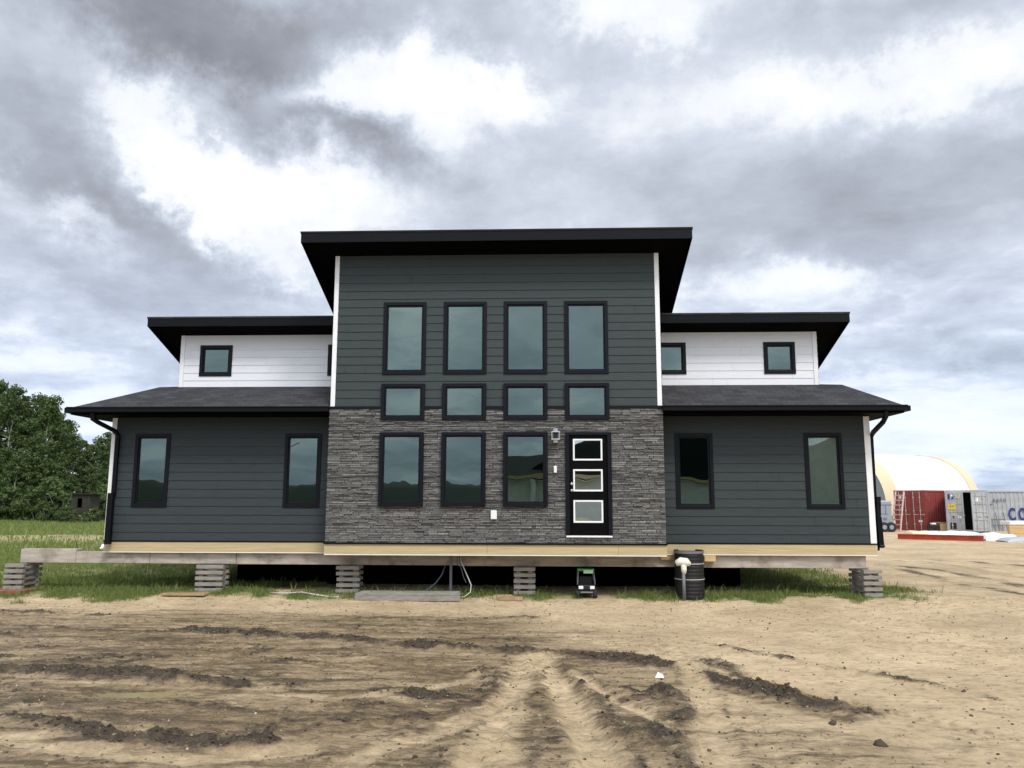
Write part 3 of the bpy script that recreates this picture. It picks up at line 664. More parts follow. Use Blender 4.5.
# wall lamp, doorbell, outlet cover
lp = obj('wall_lamp', MB().box(.185, .315, -.085, -.04, 3.36, 3.55).box(.16, .34, -.25, -.09, 3.36, 3.385).box(.16, .34, -.25, -.09, 3.52, 3.545).box(.16, .178, -.25, -.235, 3.385, 3.52).box(.322, .34, -.25, -.235, 3.385, 3.52).box(.205, .295, -.20, -.11, 3.545, 3.60).box(.205, .295, -.20, -.11, 3.305, 3.36), M['chrome'], house, bevel=.004)
obj('lamp_glass', MB().box(.20, .30, -.215, -.115, 3.386, 3.519), M['black'], lp)
obj('doorbell', MB().box(.208, .272, -.095, -.045, 2.675, 2.82), M['white_plastic'], house, bevel=.012)
obj('outlet_cover', MB().box(-1.125, -.995, -.10, -.045, 1.70, 1.885), M['white_plastic'], house, bevel=.012)

# roofs: sloping slabs with fascia and ribbed soffit
def shed(nm, x0, x1, yf, yb, zf, th, lb):
    zb = zf - (yb - yf) * SL
    tf = th; th = th - .068
    mb_ = MB(); v = [(x0, yf, zf - th), (x1, yf, zf - th), (x1, yb, zb - th), (x0, yb, zb - th), (x0, yf, zf), (x1, yf, zf), (x1, yb, zb), (x0, yb, zb)]
    mb_.v = v; mb_.f = [(0, 1, 5, 4), (1, 2, 6, 5), (2, 3, 7, 6), (3, 0, 4, 7), (0, 3, 2, 1)]
    rf = obj('roof', mb_, M['soffit'], house); rf['label'] = lb
    s_ = MB(); e = .025; s_.v = [(x0 - e, yf - e, zf - .001), (x1 + e, yf - e, zf - .001), (x1 + e, yb, zb), (x0 - e, yb, zb), (x0 - e, yf - e, zf + .035), (x1 + e, yf - e, zf + .035), (x1 + e, yb, zb + .035), (x0 - e, yb, zb + .035)]
    s_.f = [(0, 1, 5, 4), (1, 2, 6, 5), (2, 3, 7, 6), (3, 0, 4, 7), (4, 5, 6, 7), (0, 3, 2, 1)]
    obj('roof_shingles', s_, M['shingle'], rf)
    f_ = MB(); g = .012; z2 = zf - .008; th = tf
    f_.box(x0 - g, x1 + g, yf - g, yf - .001, z2 - th + .0, z2)
    for xs, q in ((x0, -1), (x1, 1)):
        a, c = (xs - g, xs - .001) if q < 0 else (xs + .001, xs + g)
        i = len(f_.v); f_.v += [(a, yf, z2 - th), (c, yf, z2 - th), (c, yb, zb - .008 - th), (a, yb, zb - .008 - th), (a, yf, z2), (c, yf, z2), (c, yb, zb - .008), (a, yb, zb - .008)]
        f_.f += [tuple(i + k for k in w) for w in ((0, 3, 2, 1), (4, 5, 6, 7), (0, 1, 5, 4), (1, 2, 6, 5), (2, 3, 7, 6), (3, 0, 4, 7))]
    obj('fascia', f_, M['black_metal'], rf)
    sf = MB(); x = x0 + .03                       # soffit ribs running back
    zo = -(th - .068) - .004
    while x < x1 - .05:
        sf.quad((x, yf + .02, zf + zo - .02 * SL), (x + .085, yf + .02, zf + zo - .02 * SL), (x + .085, yf + 1.3, zf + zo - 1.3 * SL), (x, yf + 1.3, zf + zo - 1.3 * SL)); x += .1
    obj('soffit', sf, M['soffit'], rf)
shed('roof', -5.243, 3.164, -.60, 6.4, 7.835, .205, 'high shed roof over the tall centre')
shed('roof', -9.235, XL - .002, .794, 5.2, 6.29, .185, 'left shed roof over the white upper wing')
shed('roof', XR + .002, 6.895, .794, 5.2, 6.29, .185, 'right shed roof over the white upper wing')
# wing skirt roofs
for sgn, xe, xa, xw, xi in ((-1, -10.43, -9.10, UXL, XL), (1, 7.625, 6.83, UXR, XR)):
    ze, zr = 4.085, 4.735; ye, yr = -.075, 1.27; yb = 9.6
    q = MB()
    def fq(*p): q.quad(*(p if sgn > 0 else p[::-1]))
    fq((xi, ye, ze), (xe, ye, ze), (xa, yr, zr), (xi, yr, zr)); fq((xi, yr, zr), (xa, yr, zr), (xa, UY + .02, zr + .01), (xi, UY + .02, zr + .01))
    fq((xe, ye, ze), (xe, yb, ze), (xa, yb, zr), (xa, yr, zr)); fq((xa, yr, zr), (xa, yb, zr), (xw, yb, zr + .01), (xw, yr, zr + .01))
    fq((xi, 4.7, zr), (xa, 4.7, zr), (xa, yb, zr), (xi, yb, zr))
    rf = obj('roof', q, M['shingle'], house); rf['label'] = ('left' if sgn < 0 else 'right') + ' lower shingled skirt roof'
    lo, hi = min(xe, xi), max(xe, xi); bx_ = MB().box(lo + (.03 if sgn < 0 else 0), hi - (.03 if sgn > 0 else 0), ye + .03, YW + .12, 3.94, 3.955)
    ox0, ox1 = (xe + .03, WL) if sgn < 0 else (WR, xe - .03)
    bx_.box(ox0, ox1, YW + .121, yb - .03, 3.94, 3.955); bx_.box(xi + sgn * .0, xe - sgn * .03, ye + .03, ye + .05, 3.956, ze - .01)
    if sgn < 0: bx_.box(xe + .03, xe + .05, ye + .06, yb - .03, 3.956, ze - .01)
    else: bx_.box(xe - .05, xe - .03, ye + .06, yb - .03, 3.956, ze - .01)
    obj('soffit', bx_, M['soffit'], rf)
    gl_ = MB(); a, c = (xe, xi - .0) if sgn < 0 else (xi, xe)
    gl_.box(a, c, ye - .10, ye - .004, 3.985, ze + .012); gl_.box(a - (.012 if sgn > 0 else 0), c + (.012 if sgn < 0 else 0) * 0, ye - .115, ye - .101, ze - .015, ze + .014)
    obj('gutter', gl_, M['black_metal'], rf, bevel=.006)
    g2 = MB().box(xe - .10 if sgn < 0 else xe + .004, xe - .004 if sgn < 0 else xe + .10, ye + .0, yb, 3.98, ze + .008); obj('gutter', g2, M['black_metal'], rf)
# downspouts
dsl = obj('downspout', MB().rtube([(-9.86, -.11, 3.97), (-9.86, -.09, 3.84), (-9.80, .05, 3.77), (-9.63, .42, 3.62), (-9.60, .50, 3.53), (-9.60, .505, 2.2)], .042, .035, (1, 0, 0)), M['black_metal'], house)
dsl['label'] = 'left black downspout with swan neck'
e_ = obj('downspout_extension', MB().rtube([(-9.615, .44, 2.24), (-9.615, .44, 1.12)], .058, .05, (1, 0, 0)), M['black_metal'], dsl)
obj('outlet_elbow', MB().rtube([(-9.70, .44, 1.12), (-9.71, .42, 1.05), (-9.73, .40, 1.02)], .03, .03, (1, 0, 0)), M['white_trim'], dsl)
dsr = obj('downspout', MB().rtube([(7.19, -.10, 3.97), (7.19, -.10, 3.86), (7.17, .02, 3.75), (7.145, .50, 3.57), (7.145, .62, 3.48), (7.145, .66, 1.05)], .035, .04, (1, 0, 0)), M['black_metal'], house)
dsr['label'] = 'right black downspout with swan neck'
e2 = MB().rtube([(7.20, .60, 2.19), (7.175, .60, 1.75)], .045, .05, (1, 0, 0)); e2.rtube([(7.185, .60, 1.76), (7.21, .62, 1.17), (7.225, .6, 1.12)], .05, .05, (1, 0, 0)); e2.box(7.12, 7.16, .58, .64, 1.25, 1.29)
obj('downspout_extension', e2, M['black_metal'], dsr)

# ------------------------------------------------------------------ carrying beams and cribs
def beam_thing(nm, y, x0, x1, lb):
    o = thing(nm, lb, 'beam', ((x0 + x1) / 2, y, .70)); xs = [x0, x0 + 1.27, x0 + 2.95, x0 + 4.9, -1.9, 3.1, x1]
    for a, c in zip(xs[:-1], xs[1:]):
        zt2 = 1.0 if c < -9.0 else .943 if y < 2 else .985
        obj('beam_length', MB().box(a + .004, c - .004, y - .0, y + .26, .70 - .04 * (a + 12) / 19, zt2), M['beam'], o, bevel=.01)
    return o
beam_thing('support_beam', .64, -11.70, 6.89, 'long weathered beam under the front of the house, sticking out at the left')
beam_thing('support_beam', 3.6, -9.6, 6.89, 'second beam in the dark under the house, behind the front beam')
beam_thing('support_beam', 6.6, -9.6, 6.89, 'third beam in the dark under the house, far from the front')
beam_thing('support_beam', 9.1, -9.6, 6.89, 'rear beam under the back edge of the house')
def crib(loc, w, d, lb, htop, layers=5, rz=0, base=None):
    """stack of cribbing boards, alternating direction; loc is the middle of its front bottom edge"""
    z0 = loc[2]; o = local_thing('crib_stack', lb, 'timber stack', loc, rz, 'wooden crib stacks carrying the beams')
    H = htop - z0; gapf = .62; u = H / (layers + (layers - 1) * gapf); z = 0; rr = random.Random(int(loc[0] * 77))
    for k in range(layers):
        for s in (0, 1):
            j = rr.uniform(-.012, .012); yy = .05 + s * (d - .12)
            q = MB().box(-w / 2 + j, w / 2 + j, yy - .05, yy + .05, z, z + u - .001); link_mesh('timber', q.v, q.f, M['crib'], o, bevel=.005)
        z += u
        if k < layers - 1:
            for s in (-1, 1):
                xx = s * (w / 2 - .10); q = MB().box(xx - .045, xx + .045, .06, d - .06, z, z + u * gapf - .001); link_mesh('timber', q.v, q.f, M['crib'], o)
            z += u * gapf
    return o
def topz(x): return .70 - .04 * (x + 12) / 19 - .004
def cx_at(pa, pb, y): q0, q1 = at(pa, 580, y), at(pb, 580, y); return (q0[0] + q1[0]) / 2, q1[0] - q0[0]
yc = .34
x_, w_ = cx_at(3, 22, yc); crib((x_, yc, hz(x_, .5) + .06), w_, .7, 'slatted timber crib stack on a red board under the free left end of the beam', .695)
tag(obj('red_board', MB().box(x_ - .42, x_ + .36, .10, 1.2, hz(x_, .6) - .03, hz(x_, .6) + .055), M['redwood'], bevel=.01), 'red painted board lying under the leftmost crib stack', 'board')
for pa, pb, lb in ((195, 222, 'slatted timber crib stack on a plywood sheet under the left wing'), (336, 359, 'slatted timber crib stack where left wing meets the stone front'), (513.5, 535, 'slatted timber crib stack under the middle of the stone front')):
    x_, w_ = cx_at(pa, pb, .40); crib((x_, .40, hz(x_, .6) + .01), w_, .44, lb, topz(x_))
x_, w_ = cx_at(864, 883, .42); crib((x_, .42, hz(x_, .7)), w_, .75, 'slatted timber crib stack under the right end of the beam', topz(6.9), rz=R(4))
crib((-14.0, 9.2, hz(-12, 9)), .62, .6, 'small far crib stack seen under the beam at the left wing', .69)
crib((5.3, 9.2, hz(5, 9)), .9, .6, 'small far crib stack seen under the right wing', .66)
tag(obj('plywood_sheet', MB().box(-8.15, -7.2, .0, .38, hz(-7.8, .4) - .01, hz(-7.8, .4) + .03), M['ply'], bevel=.004), 'tan plywood sheet under the crib stack of the left wing', 'board')
tag(obj('wood_scrap', MB().box(-.95, -.45, -.05, .2, hz(-.7, .1) - .01, hz(-.7, .1) + .05), M['ply'], bevel=.006), 'brown wood scrap in front of the middle crib stack', 'board')
# tan blocks wedged on the beam each side of the drum
tag(obj('wood_block', MB().box(2.50, 2.83, .56, .64, .83, .935), M['ply'], bevel=.006), 'brown wood block on the beam left of the black drum', 'block')
tag(obj('wood_block', MB().box(3.42, 3.66, .46, .635, .81, .93), M['lumber'], bevel=.006), 'orange tan wood block on the beam right of the black drum', 'block')

# black ribbed drum with straps and a white pipe elbow
dx, dy = 3.065, .325; dz0 = hz(dx, dy) - .02
dm = thing('rubbish_drum', 'black ribbed drum with wire straps standing against the front beam', 'drum', (dx, dy, dz0))
prof = [(.0, 0)]; z = 0
for k in range(26):
    prof += [(.304 if k % 2 else .299, k * .038), (.304 if k % 2 else .299, k * .038 + .026)]
prof += [(.31, .985), (.31, 1.0), (.295, 1.0), (.285, .9), (.0, .88)]
obj('drum_body', MB().lathe((dx, dy, dz0), prof, 32), M['black'], dm, smooth=False)
for zz in (.72, .40): obj('strap', MB().lathe((dx, dy, dz0), [(.304, zz), (.311, zz), (.311, zz + .016), (.304, zz + .016)], 32), M['cable'], dm)
obj('rim', MB().lathe((dx, dy, dz0), [(.306, .93), (.318, .94), (.318, .985), (.306, .99)], 32), M['conduit'], dm)
M['foam'] = mat('expanding foam', (.78, .76, .66), .8, bump=1, bscale=25)
pe = thing('drain_pipe', 'white drain pipe with foam covered elbow in front of the black drum', 'pipe', (dx - .19, dy - .36, dz0))
fo = MB().tube([(dx - .34, dy - .36, dz0 + .74), (dx - .24, dy - .37, dz0 + .78), (dx - .12, dy - .375, dz0 + .77), (dx - .05, dy - .36, dz0 + .72)], [.05, .085, .09, .05], 10)
fo.tube([(dx - .18, dy - .38, dz0 + .76), (dx - .17, dy - .39, dz0 + .62), (dx - .17, dy - .38, dz0 + .53)], [.06, .06, .03], 10)
fo.v = [tuple(Vector(q) + Vector((.02, .02, .025)) * mnoise.noise(Vector(q) * 14)) for q in fo.v]
obj('foam_elbow', fo, M['foam'], pe, smooth=True)
obj('pipe', MB().tube([(dx - .185, dy - .37, dz0 + .6), (dx - .18, dy - .37, dz0 + .02)], .034, 12), M['conduit'], pe, smooth=True)

# conduit and cables under the stone front
def gz(px, py): q = gp(px, py, .05); return q
tag(obj('conduit_post', MB().tube([(-2.02, .5, .95), (-2.02, .5, .03)], .03, 8), M['conduit']), 'grey vertical conduit under the stone front', 'conduit')
tag(obj('cable', MB().tube([(-1.80, .35, .96), (-1.78, .30, .8), (-1.66, .25, .55), (-1.55, .2, .32), (-1.56, .15, .18), (-1.68, .1, .09), (-1.95, .05, .07)], .012, 6), M['cable'], smooth=True), 'white cable hanging in a loop beside the conduit', 'cable')
tag(obj('cable', MB().tube([(-1.83, .4, .95), (-1.80, .38, .7), (-1.72, .33, .45), (-1.66, .28, .36)], .010, 6), M['hose'], smooth=True), 'thin grey cable hanging between conduit and white loop', 'cable')
tag(obj('cable', MB().tube([(-1.58, .18, .2), (-1.45, .1, .08), (-1.36, .0, .07)], .010, 6), M['hose'], smooth=True), 'short grey cable end touching the ground right of the loop', 'cable')
tag(obj('hose', MB().tube([(-2.16, .6, .68), (-2.22, .55, .5), (-2.34, .5, .33), (-2.5, .45, .2), (-2.62, .4, .14)], .016, 6), M['hose'], smooth=True), 'blue grey hose curving down left of the conduit', 'hose')
hp = [(-5.9, .35), (-5.5, .18), (-5.2, .28), (-4.9, .18), (-4.5, .1), (-4.1, .12), (-3.85, -.05), (-3.7, -.2)]
tag(obj('hose', MB().tube([(x, y, hz(x, y) + .03 + .03 * math.sin(i)) for i, (x, y) in enumerate(hp)], .018, 6), M['cable'], smooth=True), 'pale hose lying on the ground by the crib under the left wing edge', 'hose')

# low platform of planks on the dirt
px0, px1, py0 = -3.93, -1.74, -.22; pz = hz(-3, py0) 
pf = thing('plank_step', 'low step of weathered planks lying in front of the stone wall', 'step', (-2.83, py0, pz))
for k in range(4): obj('plank', MB().box(px0 + .01 * k, px1 - .02 * k, py0 + .145 * k, py0 + .145 * k + .135, pz + .11, pz + .148), M['crib'], pf, bevel=.004)
obj('side_board', MB().box(px0, px1, py0 - .02, py0 + .02, pz + .005, pz + .107), M['crib'], pf, bevel=.004)
obj('side_board', MB().box(px0, px1, py0 + .53, py0 + .57, pz + .005, pz + .107), M['crib'], pf)

# toy utility vehicle, front towards the camera
tp = gp(586.5, 599, .04); tx, ty = float(tp[0]), float(tp[1]) + .12; tz = hz(tx, ty - .2)
tv = thing('toy_vehicle', 'small black toy utility vehicle with a green roof parked under the door', 'toy vehicle', (tx, ty, tz))
def T(*a): return a
bd = MB().box(tx - .15, tx + .15, ty - .20, ty + .45, tz + .10, tz + .19).box(tx - .17, tx + .17, ty - .22, ty - .02, tz + .17, tz + .265).box(tx - .14, tx + .14, ty + .18, ty + .45, tz + .19, tz + .30)
obj('body', bd, M['black'], tv, bevel=.02)
cg = MB()
for s in (-1, 1):
    cg.tube([(tx + s * .17, ty - .10, tz + .26), (tx + s * .15, ty + .02, tz + .52), (tx + s * .15, ty + .32, tz + .52), (tx + s * .16, ty + .42, tz + .28)], .014, 8)
cg.tube([(tx - .15, ty + .02, tz + .52), (tx + .15, ty + .02, tz + .52)], .012, 8).tube([(tx - .15, ty + .32, tz + .52), (tx + .15, ty + .32, tz + .52)], .012, 8)
obj('roll_cage', cg, M['conduit'], tv, smooth=True)
obj('roof', MB().box(tx - .165, tx + .165, ty - .02, ty + .34, tz + .53, tz + .55), M['green_paint'], tv, bevel=.008)
obj('visor', MB().box(tx - .05, tx + .14, ty - .035, ty - .018, tz + .47, tz + .535), mat('pale green plastic', (.45, .68, .45), .4), tv, bevel=.006)
for s in (-1, 1):
    obj('headlight', MB().box(tx + s * .11 - .045, tx + s * .11 + .045, ty - .228, ty - .215, tz + .19, tz + .25), M['white_plastic'], tv, bevel=.01)
    for yy in (-.12, .36):
        obj('wheel', MB().tube([(tx + s * .125, ty + yy, tz + .095), (tx + s * .145, ty + yy, tz + .095), (tx + s * .195, ty + yy, tz + .095), (tx + s * .21, ty + yy, tz + .095)], [.075, .095, .095, .07], 18), M['rubber'], tv, smooth=False)
obj('seat', MB().box(tx - .12, tx + .12, ty + .13, ty + .17, tz + .19, tz + .40), M['rubber'], tv, bevel=.01)
obj('bumper', MB().tube([(tx - .12, ty - .24, tz + .13), (tx + .12, ty - .24, tz + .13)], .015, 8), M['conduit'], tv)

tv.scale = (1.08, 1.08, 1.08)
#PART3
# ------------------------------------------------------------------ yard objects, right
def frame2(p, q):      # local axes from two ground points
    d = Vector((q[0] - p[0], q[1] - p[1], 0)); L = d.length; d.normalize(); return d, Vector((-d.y, d.x, 0)), L
def corrug(mb, P, d, L, z0, z1, out, pitch=.28, depth=.04):
    """trapezoid corrugated sheet from P along d"""
    x = 0; pts = []
    while x < L - 1e-3:
        for a, o_ in ((0, 0), (.25, 0), (.4, 1), (.85, 1)):
            if x + a * pitch < L: pts.append((x + a * pitch, o_ * -depth))
        x += pitch
    pts.append((L, 0))
    for (a, o1), (b_, o2) in zip(pts[:-1], pts[1:]):
        p1 = P + d * a + out * o1; p2 = P + d * b_ + out * o2
        mb.quad((p1.x, p1.y, z0), (p2.x, p2.y, z0), (p2.x, p2.y, z1), (p1.x, p1.y, z1))
def container(A, phi, length, H, matn, label, doors=True, zg=0.0, width=2.44, door_open=False):
    """A = front-left ground corner (doors face -s), phi = direction of the door end left to right"""
    e = Vector((math.cos(phi), math.sin(phi), 0)); s = Vector((-math.sin(phi), math.cos(phi), 0)); up = Vector((0, 0, 1))
    A = Vector((A[0], A[1], zg)); c = thing('shipping_container', label, 'container', A); ax = (e, s, up)
    fr = MB()
    def post(p, h=H): fr.obox(p + up * h / 2, ax, .08, .08, h / 2)
    for u in (0.08, width - .08):
        for v in (.08, length - .08): post(A + e * u + s * v)
    for v in (.08, length - .08):
        for z in (.10, H - .07): fr.obox(A + e * (width / 2) + s * v + up * z, ax, width / 2 - .16, .07, .07 if z > 1 else .10)
    for u in (.06, width - .06):
        for z in (.10, H - .05): fr.obox(A + e * u + s * (length / 2) + up * z, ax, .05, length / 2 - .16, .05 if z > 1 else .10)
    obj('frame', fr, matn, c)
    w = MB(); corrug(w, A + s * .16 + e * .03, s, length - .32, .2, H - .1, -e); corrug(w, A + s * (length - .16) + e * (width - .03), -s, length - .32, .2, H - .1, e)
    corrug(w, A + s * (length - .04) + e * (width - .16) * 1 , -e, width - .32, .2, H - .1, s)
    obj('side_panel', w, matn, c); obj('top_panel', MB().quad(*[tuple(A + e * u + s * v + up * (H - .03)) for u, v in ((.02, .02), (width - .02, .02), (width - .02, length - .02), (.02, length - .02))]), matn, c)
    return c, A, e, s, up
def door_leaf(c, P, d, w, H, matn, rods=True, nrm=None, thick=.05):
    up = Vector((0, 0, 1)); nrm = nrm or Vector((d.y, -d.x, 0)); ax = (d, nrm, up)
    lf = MB(); lf.obox(P + d * w / 2 + up * (H / 2), ax, w / 2 - .01, thick / 2, H / 2 - .14)
    for z in np.linspace(.35, H - .35, 5): lf.obox(P + d * w / 2 + nrm * .035 + up * z, ax, w / 2 - .03, .02, .035)
    for u in (.04, w - .04): lf.obox(P + d * u + nrm * .035 + up * (H / 2), ax, .035, .022, H / 2 - .16)
    o = obj('door', lf, matn, c)
    if rods:
        for u in (.28 * w, .72 * w):
            r_ = MB().tube([P + d * u + nrm * .08 + up * .1, P + d * u + nrm * .08 + up * (H - .1)], .018, 6)
            for z in (.5, H / 2, H - .5): r_.obox(P + d * u + nrm * .07 + up * z, ax, .05, .02, .04)
            r_.obox(P + d * (u + .16) + nrm * .1 + up * 1.15, ax, .17, .015, .02)
            obj('lock_rod', r_, M['cable'], o)
    return o
def patch(c, P, ax, cx_, cz, w, h, m_, nm='sticker', off=.062):
    return obj(nm, MB().obox(P + ax[0] * cx_ + ax[1] * off + Vector((0, 0, cz)), ax, w / 2, .004, h / 2), m_, c)
B = gp(928, 531.5); phi = R(-58)
A_ = (B[0] - 2.44 * math.cos(phi), B[1] - 2.44 * math.sin(phi))
HR = 2.85
c, A, e, s, up = container(A_, phi, 6.06, HR, M['red_paint'], 'dark red shipping container with closed doors facing the yard')
for k in (0, 1):
    P = A + e * (.12 + k * 1.10) + s * .03; o = door_leaf(c, P, e, 1.10, HR, M['red_paint'], nrm=-s)
    for (u, z, w, h) in (((.5, 1.55, .16, .22), (.42, 2.35, .14, .18)), ((.75, .7, .28, .14),))[k]: patch(o, P, (e, -s, up), u, z, w, h, M['white_plastic'])
# neighbouring red container edge with ladder in front
A2 = gp(896, 531); 
lad = thing('ladder', 'pale pink ladder leaning against the dark red container', 'ladder', (A2[0], A2[1], 0))
L0 = Vector(gp(899, 531.5)); L0.z = 0; L0 -= s * .5; lw = .62
for k in (0, 1): obj('rail', MB().tube([L0 + e * (k * lw) - s * .25, L0 + e * (k * lw) + s * .42 + up * 2.75], .055, 6), mat('faded pink paint', (.66, .45, .42), .6) if k == 0 else M['lastpink'], lad); M['lastpink'] = bpy.data.materials['faded pink paint']
for k in range(8):
    q = (k + .5) / 8.3; obj('rung', MB().obox(L0 + e * lw / 2 - s * (.25 - .67 * q) + up * 2.75 * q, (e, s, up), lw / 2, .05, .035), M['lastpink'], lad)
# grey container, doors towards the yard, one leaf ajar
P1 = gp(947.5, 532.5); P2 = gp(981, 532.5); d_, s_, L_ = frame2(P1, P2); HG = 2.82
c, A, e, s, up = container((P1[0], P1[1]), R(-30), 6.06, HG, M['grey_paint'], 'grey shipping container with its right door leaf standing ajar', width=2.5)
Wd = 2.5
P = A + e * .06 + s * .03; o = door_leaf(c, P, e, 1.02, HG, M['grey_paint'], rods=True, nrm=-s); o['label'] = 'closed left door leaf with stickers'
ax_ = (e, -s, up)
patch(o, P, ax_, .28, 2.40, .34, .34, M['navy']); patch(o, P, ax_, .33, 2.47, .16, .14, M['white_plastic'], off=.068); patch(o, P, ax_, .72, 2.42, .3, .26, mat('worn cream sticker', (.5, .44, .33), .6)); patch(o, P, ax_, .32, 1.72, .46, .38, M['yellow'])
patch(o, P, ax_, .32, 1.76, .3, .06, M['faint'], off=.068)
patch(o, P, ax_, .35, 1.05, .16, .22, M['faint']); patch(o, P, ax_, .75, 1.05, .2, .2, M['white_plastic']); patch(o, P, ax_, .33, .45, .36, .42, M['black']); 
dd = (e * math.cos(R(28)) - s * -1 * -math.sin(R(28)) * -1).normalized()
hinge = A + e * (Wd - .06) + s * .0; dd = Vector((-e.x * math.cos(R(38)) - s.x * math.sin(R(38)), -e.y * math.cos(R(38)) - s.y * math.sin(R(38)), 0))
P = hinge + dd * 1.12; o = door_leaf(c, P, -dd, 1.10, HG, M['grey_paint'], nrm=Vector((-dd.y, dd.x, 0)) * (1 if (Vector((-dd.y, dd.x, 0))).dot(-s) > 0 else -1)); o['label'] = 'right door leaf standing ajar'
patch(o, P, (-dd, Vector((-dd.y, dd.x, 0)) * (1 if (Vector((-dd.y, dd.x, 0))).dot(-s) > 0 else -1), up), .35, 2.2, .2, .25, M['white_plastic'])
# dark interior back wall
obj('inner_wall', MB().obox(A + e * (Wd / 2) + s * 3 + up * 1.4, (e, s, up), Wd / 2 - .15, .02, 1.25), M['black'], c)
tag(obj('leaning_plank', MB().obox(Vector(gp(983, 532.5)) + up * 1.42, (Vector((1, 0, 0)), Vector((0, 1, 0)), Vector((-.06, .0, 1)).normalized()), .09, .06, 1.42), M['ply']), 'upright brown plank leaning between the two grey containers', 'plank')
# long grey container side with lettering
Q1 = gp(985.5, 531.0); Q2 = gp(1080, 531.3); d_, s_, L_ = frame2(Q1, Q2)
phi2 = math.atan2(d_.y, d_.x) + R(90)      # doors at the far right end; long side faces the yard
Lc = 12.19; HC = 2.85
Ac = Vector((Q1[0], Q1[1], 0)) + d_ * 0
c = thing('shipping_container', 'long grey shipping container side-on with big blue letters', 'container', (Q1[0], Q1[1], 0))
up = Vector((0, 0, 1)); ax = (d_, s_, up); w = MB(); corrug(w, Ac + d_ * .14, d_, Lc - .28, .2, HC - .1, s_ * -1, pitch=.3); corrug(w, Ac + d_ * (Lc - .14) + s_ * 2.44, -d_, Lc - .28, .2, HC - .1, s_)
corrug(w, Ac + s_ * 2.3, -s_, 2.16, .2, HC - .1, -d_); corrug(w, Ac + d_ * Lc + s_ * .14, s_, 2.16, .2, HC - .1, d_); obj('side_panel', w, M['grey_paint'], c)
fr = MB()
for u in (.07, Lc - .07):
    for v in (-.0, 2.44): fr.obox(Ac + d_ * u + s_ * v + up * HC / 2, ax, .07, .07, HC / 2)
for v in (0, 2.44):
    for z in (.1, HC - .05): fr.obox(Ac + d_ * Lc / 2 + s_ * v + up * z, ax, Lc / 2 - .14, .045, .1 if z < 1 else .05)
obj('frame', fr, M['grey_paint'], c); obj('top_panel', MB().quad(*[tuple(Ac + d_ * u + s_ * v + up * (HC - .03)) for u, v in ((0, 0), (Lc, 0), (Lc, 2.44), (0, 2.44))]), M['grey_paint'], c)
def text(body, size, P, m_, parent, ex=.004, nm='lettering', xs=1.0, sp=1.0, bold=0.0):
    cu = bpy.data.curves.new(nm, 'FONT'); cu.body = body; cu.size = size; cu.extrude = ex; cu.space_character = sp; cu.offset = bold
    to = bpy.data.objects.new('tmp', cu); COL.objects.link(to); dg = bpy.context.evaluated_depsgraph_get(); me_ = bpy.data.meshes.new_from_object(to.evaluated_get(dg)); bpy.data.objects.remove(to)
    vs = []; org = parent['_org']
    for v in me_.vertices:
        q = P + d_ * (v.co.x * xs) + up * v.co.y - s_ * (v.co.z) ; vs.append((q.x - org[0], q.y - org[1], q.z - org[2]))
    me2 = bpy.data.meshes.new(nm); me2.from_pydata(vs, [], [tuple(p.vertices) for p in me_.polygons]); me2.materials.append(m_)
    o = bpy.data.objects.new(nm, me2); COL.objects.link(o); o.parent = parent; return o
def onplane(px, py):   # on the container's long side
    dr_ = Vector(ray(px, py)); Cc = Vector(CAM); nn = s_; t_ = (Ac - Cc).dot(nn) / dr_.dot(nn); return Cc + dr_ * t_
q = onplane(1008.5, 520); tl = onplane(1008.5, 507.5)
text('CO', (tl.z - q.z) * 1.36, q - s_ * .055, M['navy'], c, bold=.035, sp=1.55, xs=.60)
q = onplane(992, 502.0); text('4680', .33, q - s_ * .055, M['faint'], c, sp=1.3, xs=1.2, bold=.008)
q = onplane(986, 504.5); obj('marking', MB().obox(q + d_ * .22 - s_ * .06 + up * .0, ax, .22, .004, .05), M['faint'], c); obj('marking', MB().obox(q + d_ * .16 - s_ * .06 + up * .3, ax, .03, .004, .18), M['faint'], c)
# railing leaning on it
rl = thing('steel_railing', 'dark steel railing panel leaning against the long grey container', 'railing', tuple(onplane(986, 532) - s_ * .8))
ra = onplane(985.5, 519.5) - s_ * .3; rb = onplane(1001.5, 519.5) - s_ * .3; rc = onplane(1008, 526) - s_ * .7
obj('top_rail', MB().tube([ra, rb, rc], .04, 6), M['conduit'], rl)
for k in range(5):
    q = ra.lerp(rb, k / 4); obj('post', MB().tube([q + up * (.5 if k in (2, 4) else 0) - s_ * 0, Vector((q.x, q.y, 0)) - s_ * .35], .03, 6), M['conduit'], rl)
obj('lower_rail', MB().tube([Vector((ra.x, ra.y, .45)) - s_ * .3, Vector((rb.x, rb.y, .45)) - s_ * .3], .03, 6), M['conduit'], rl)

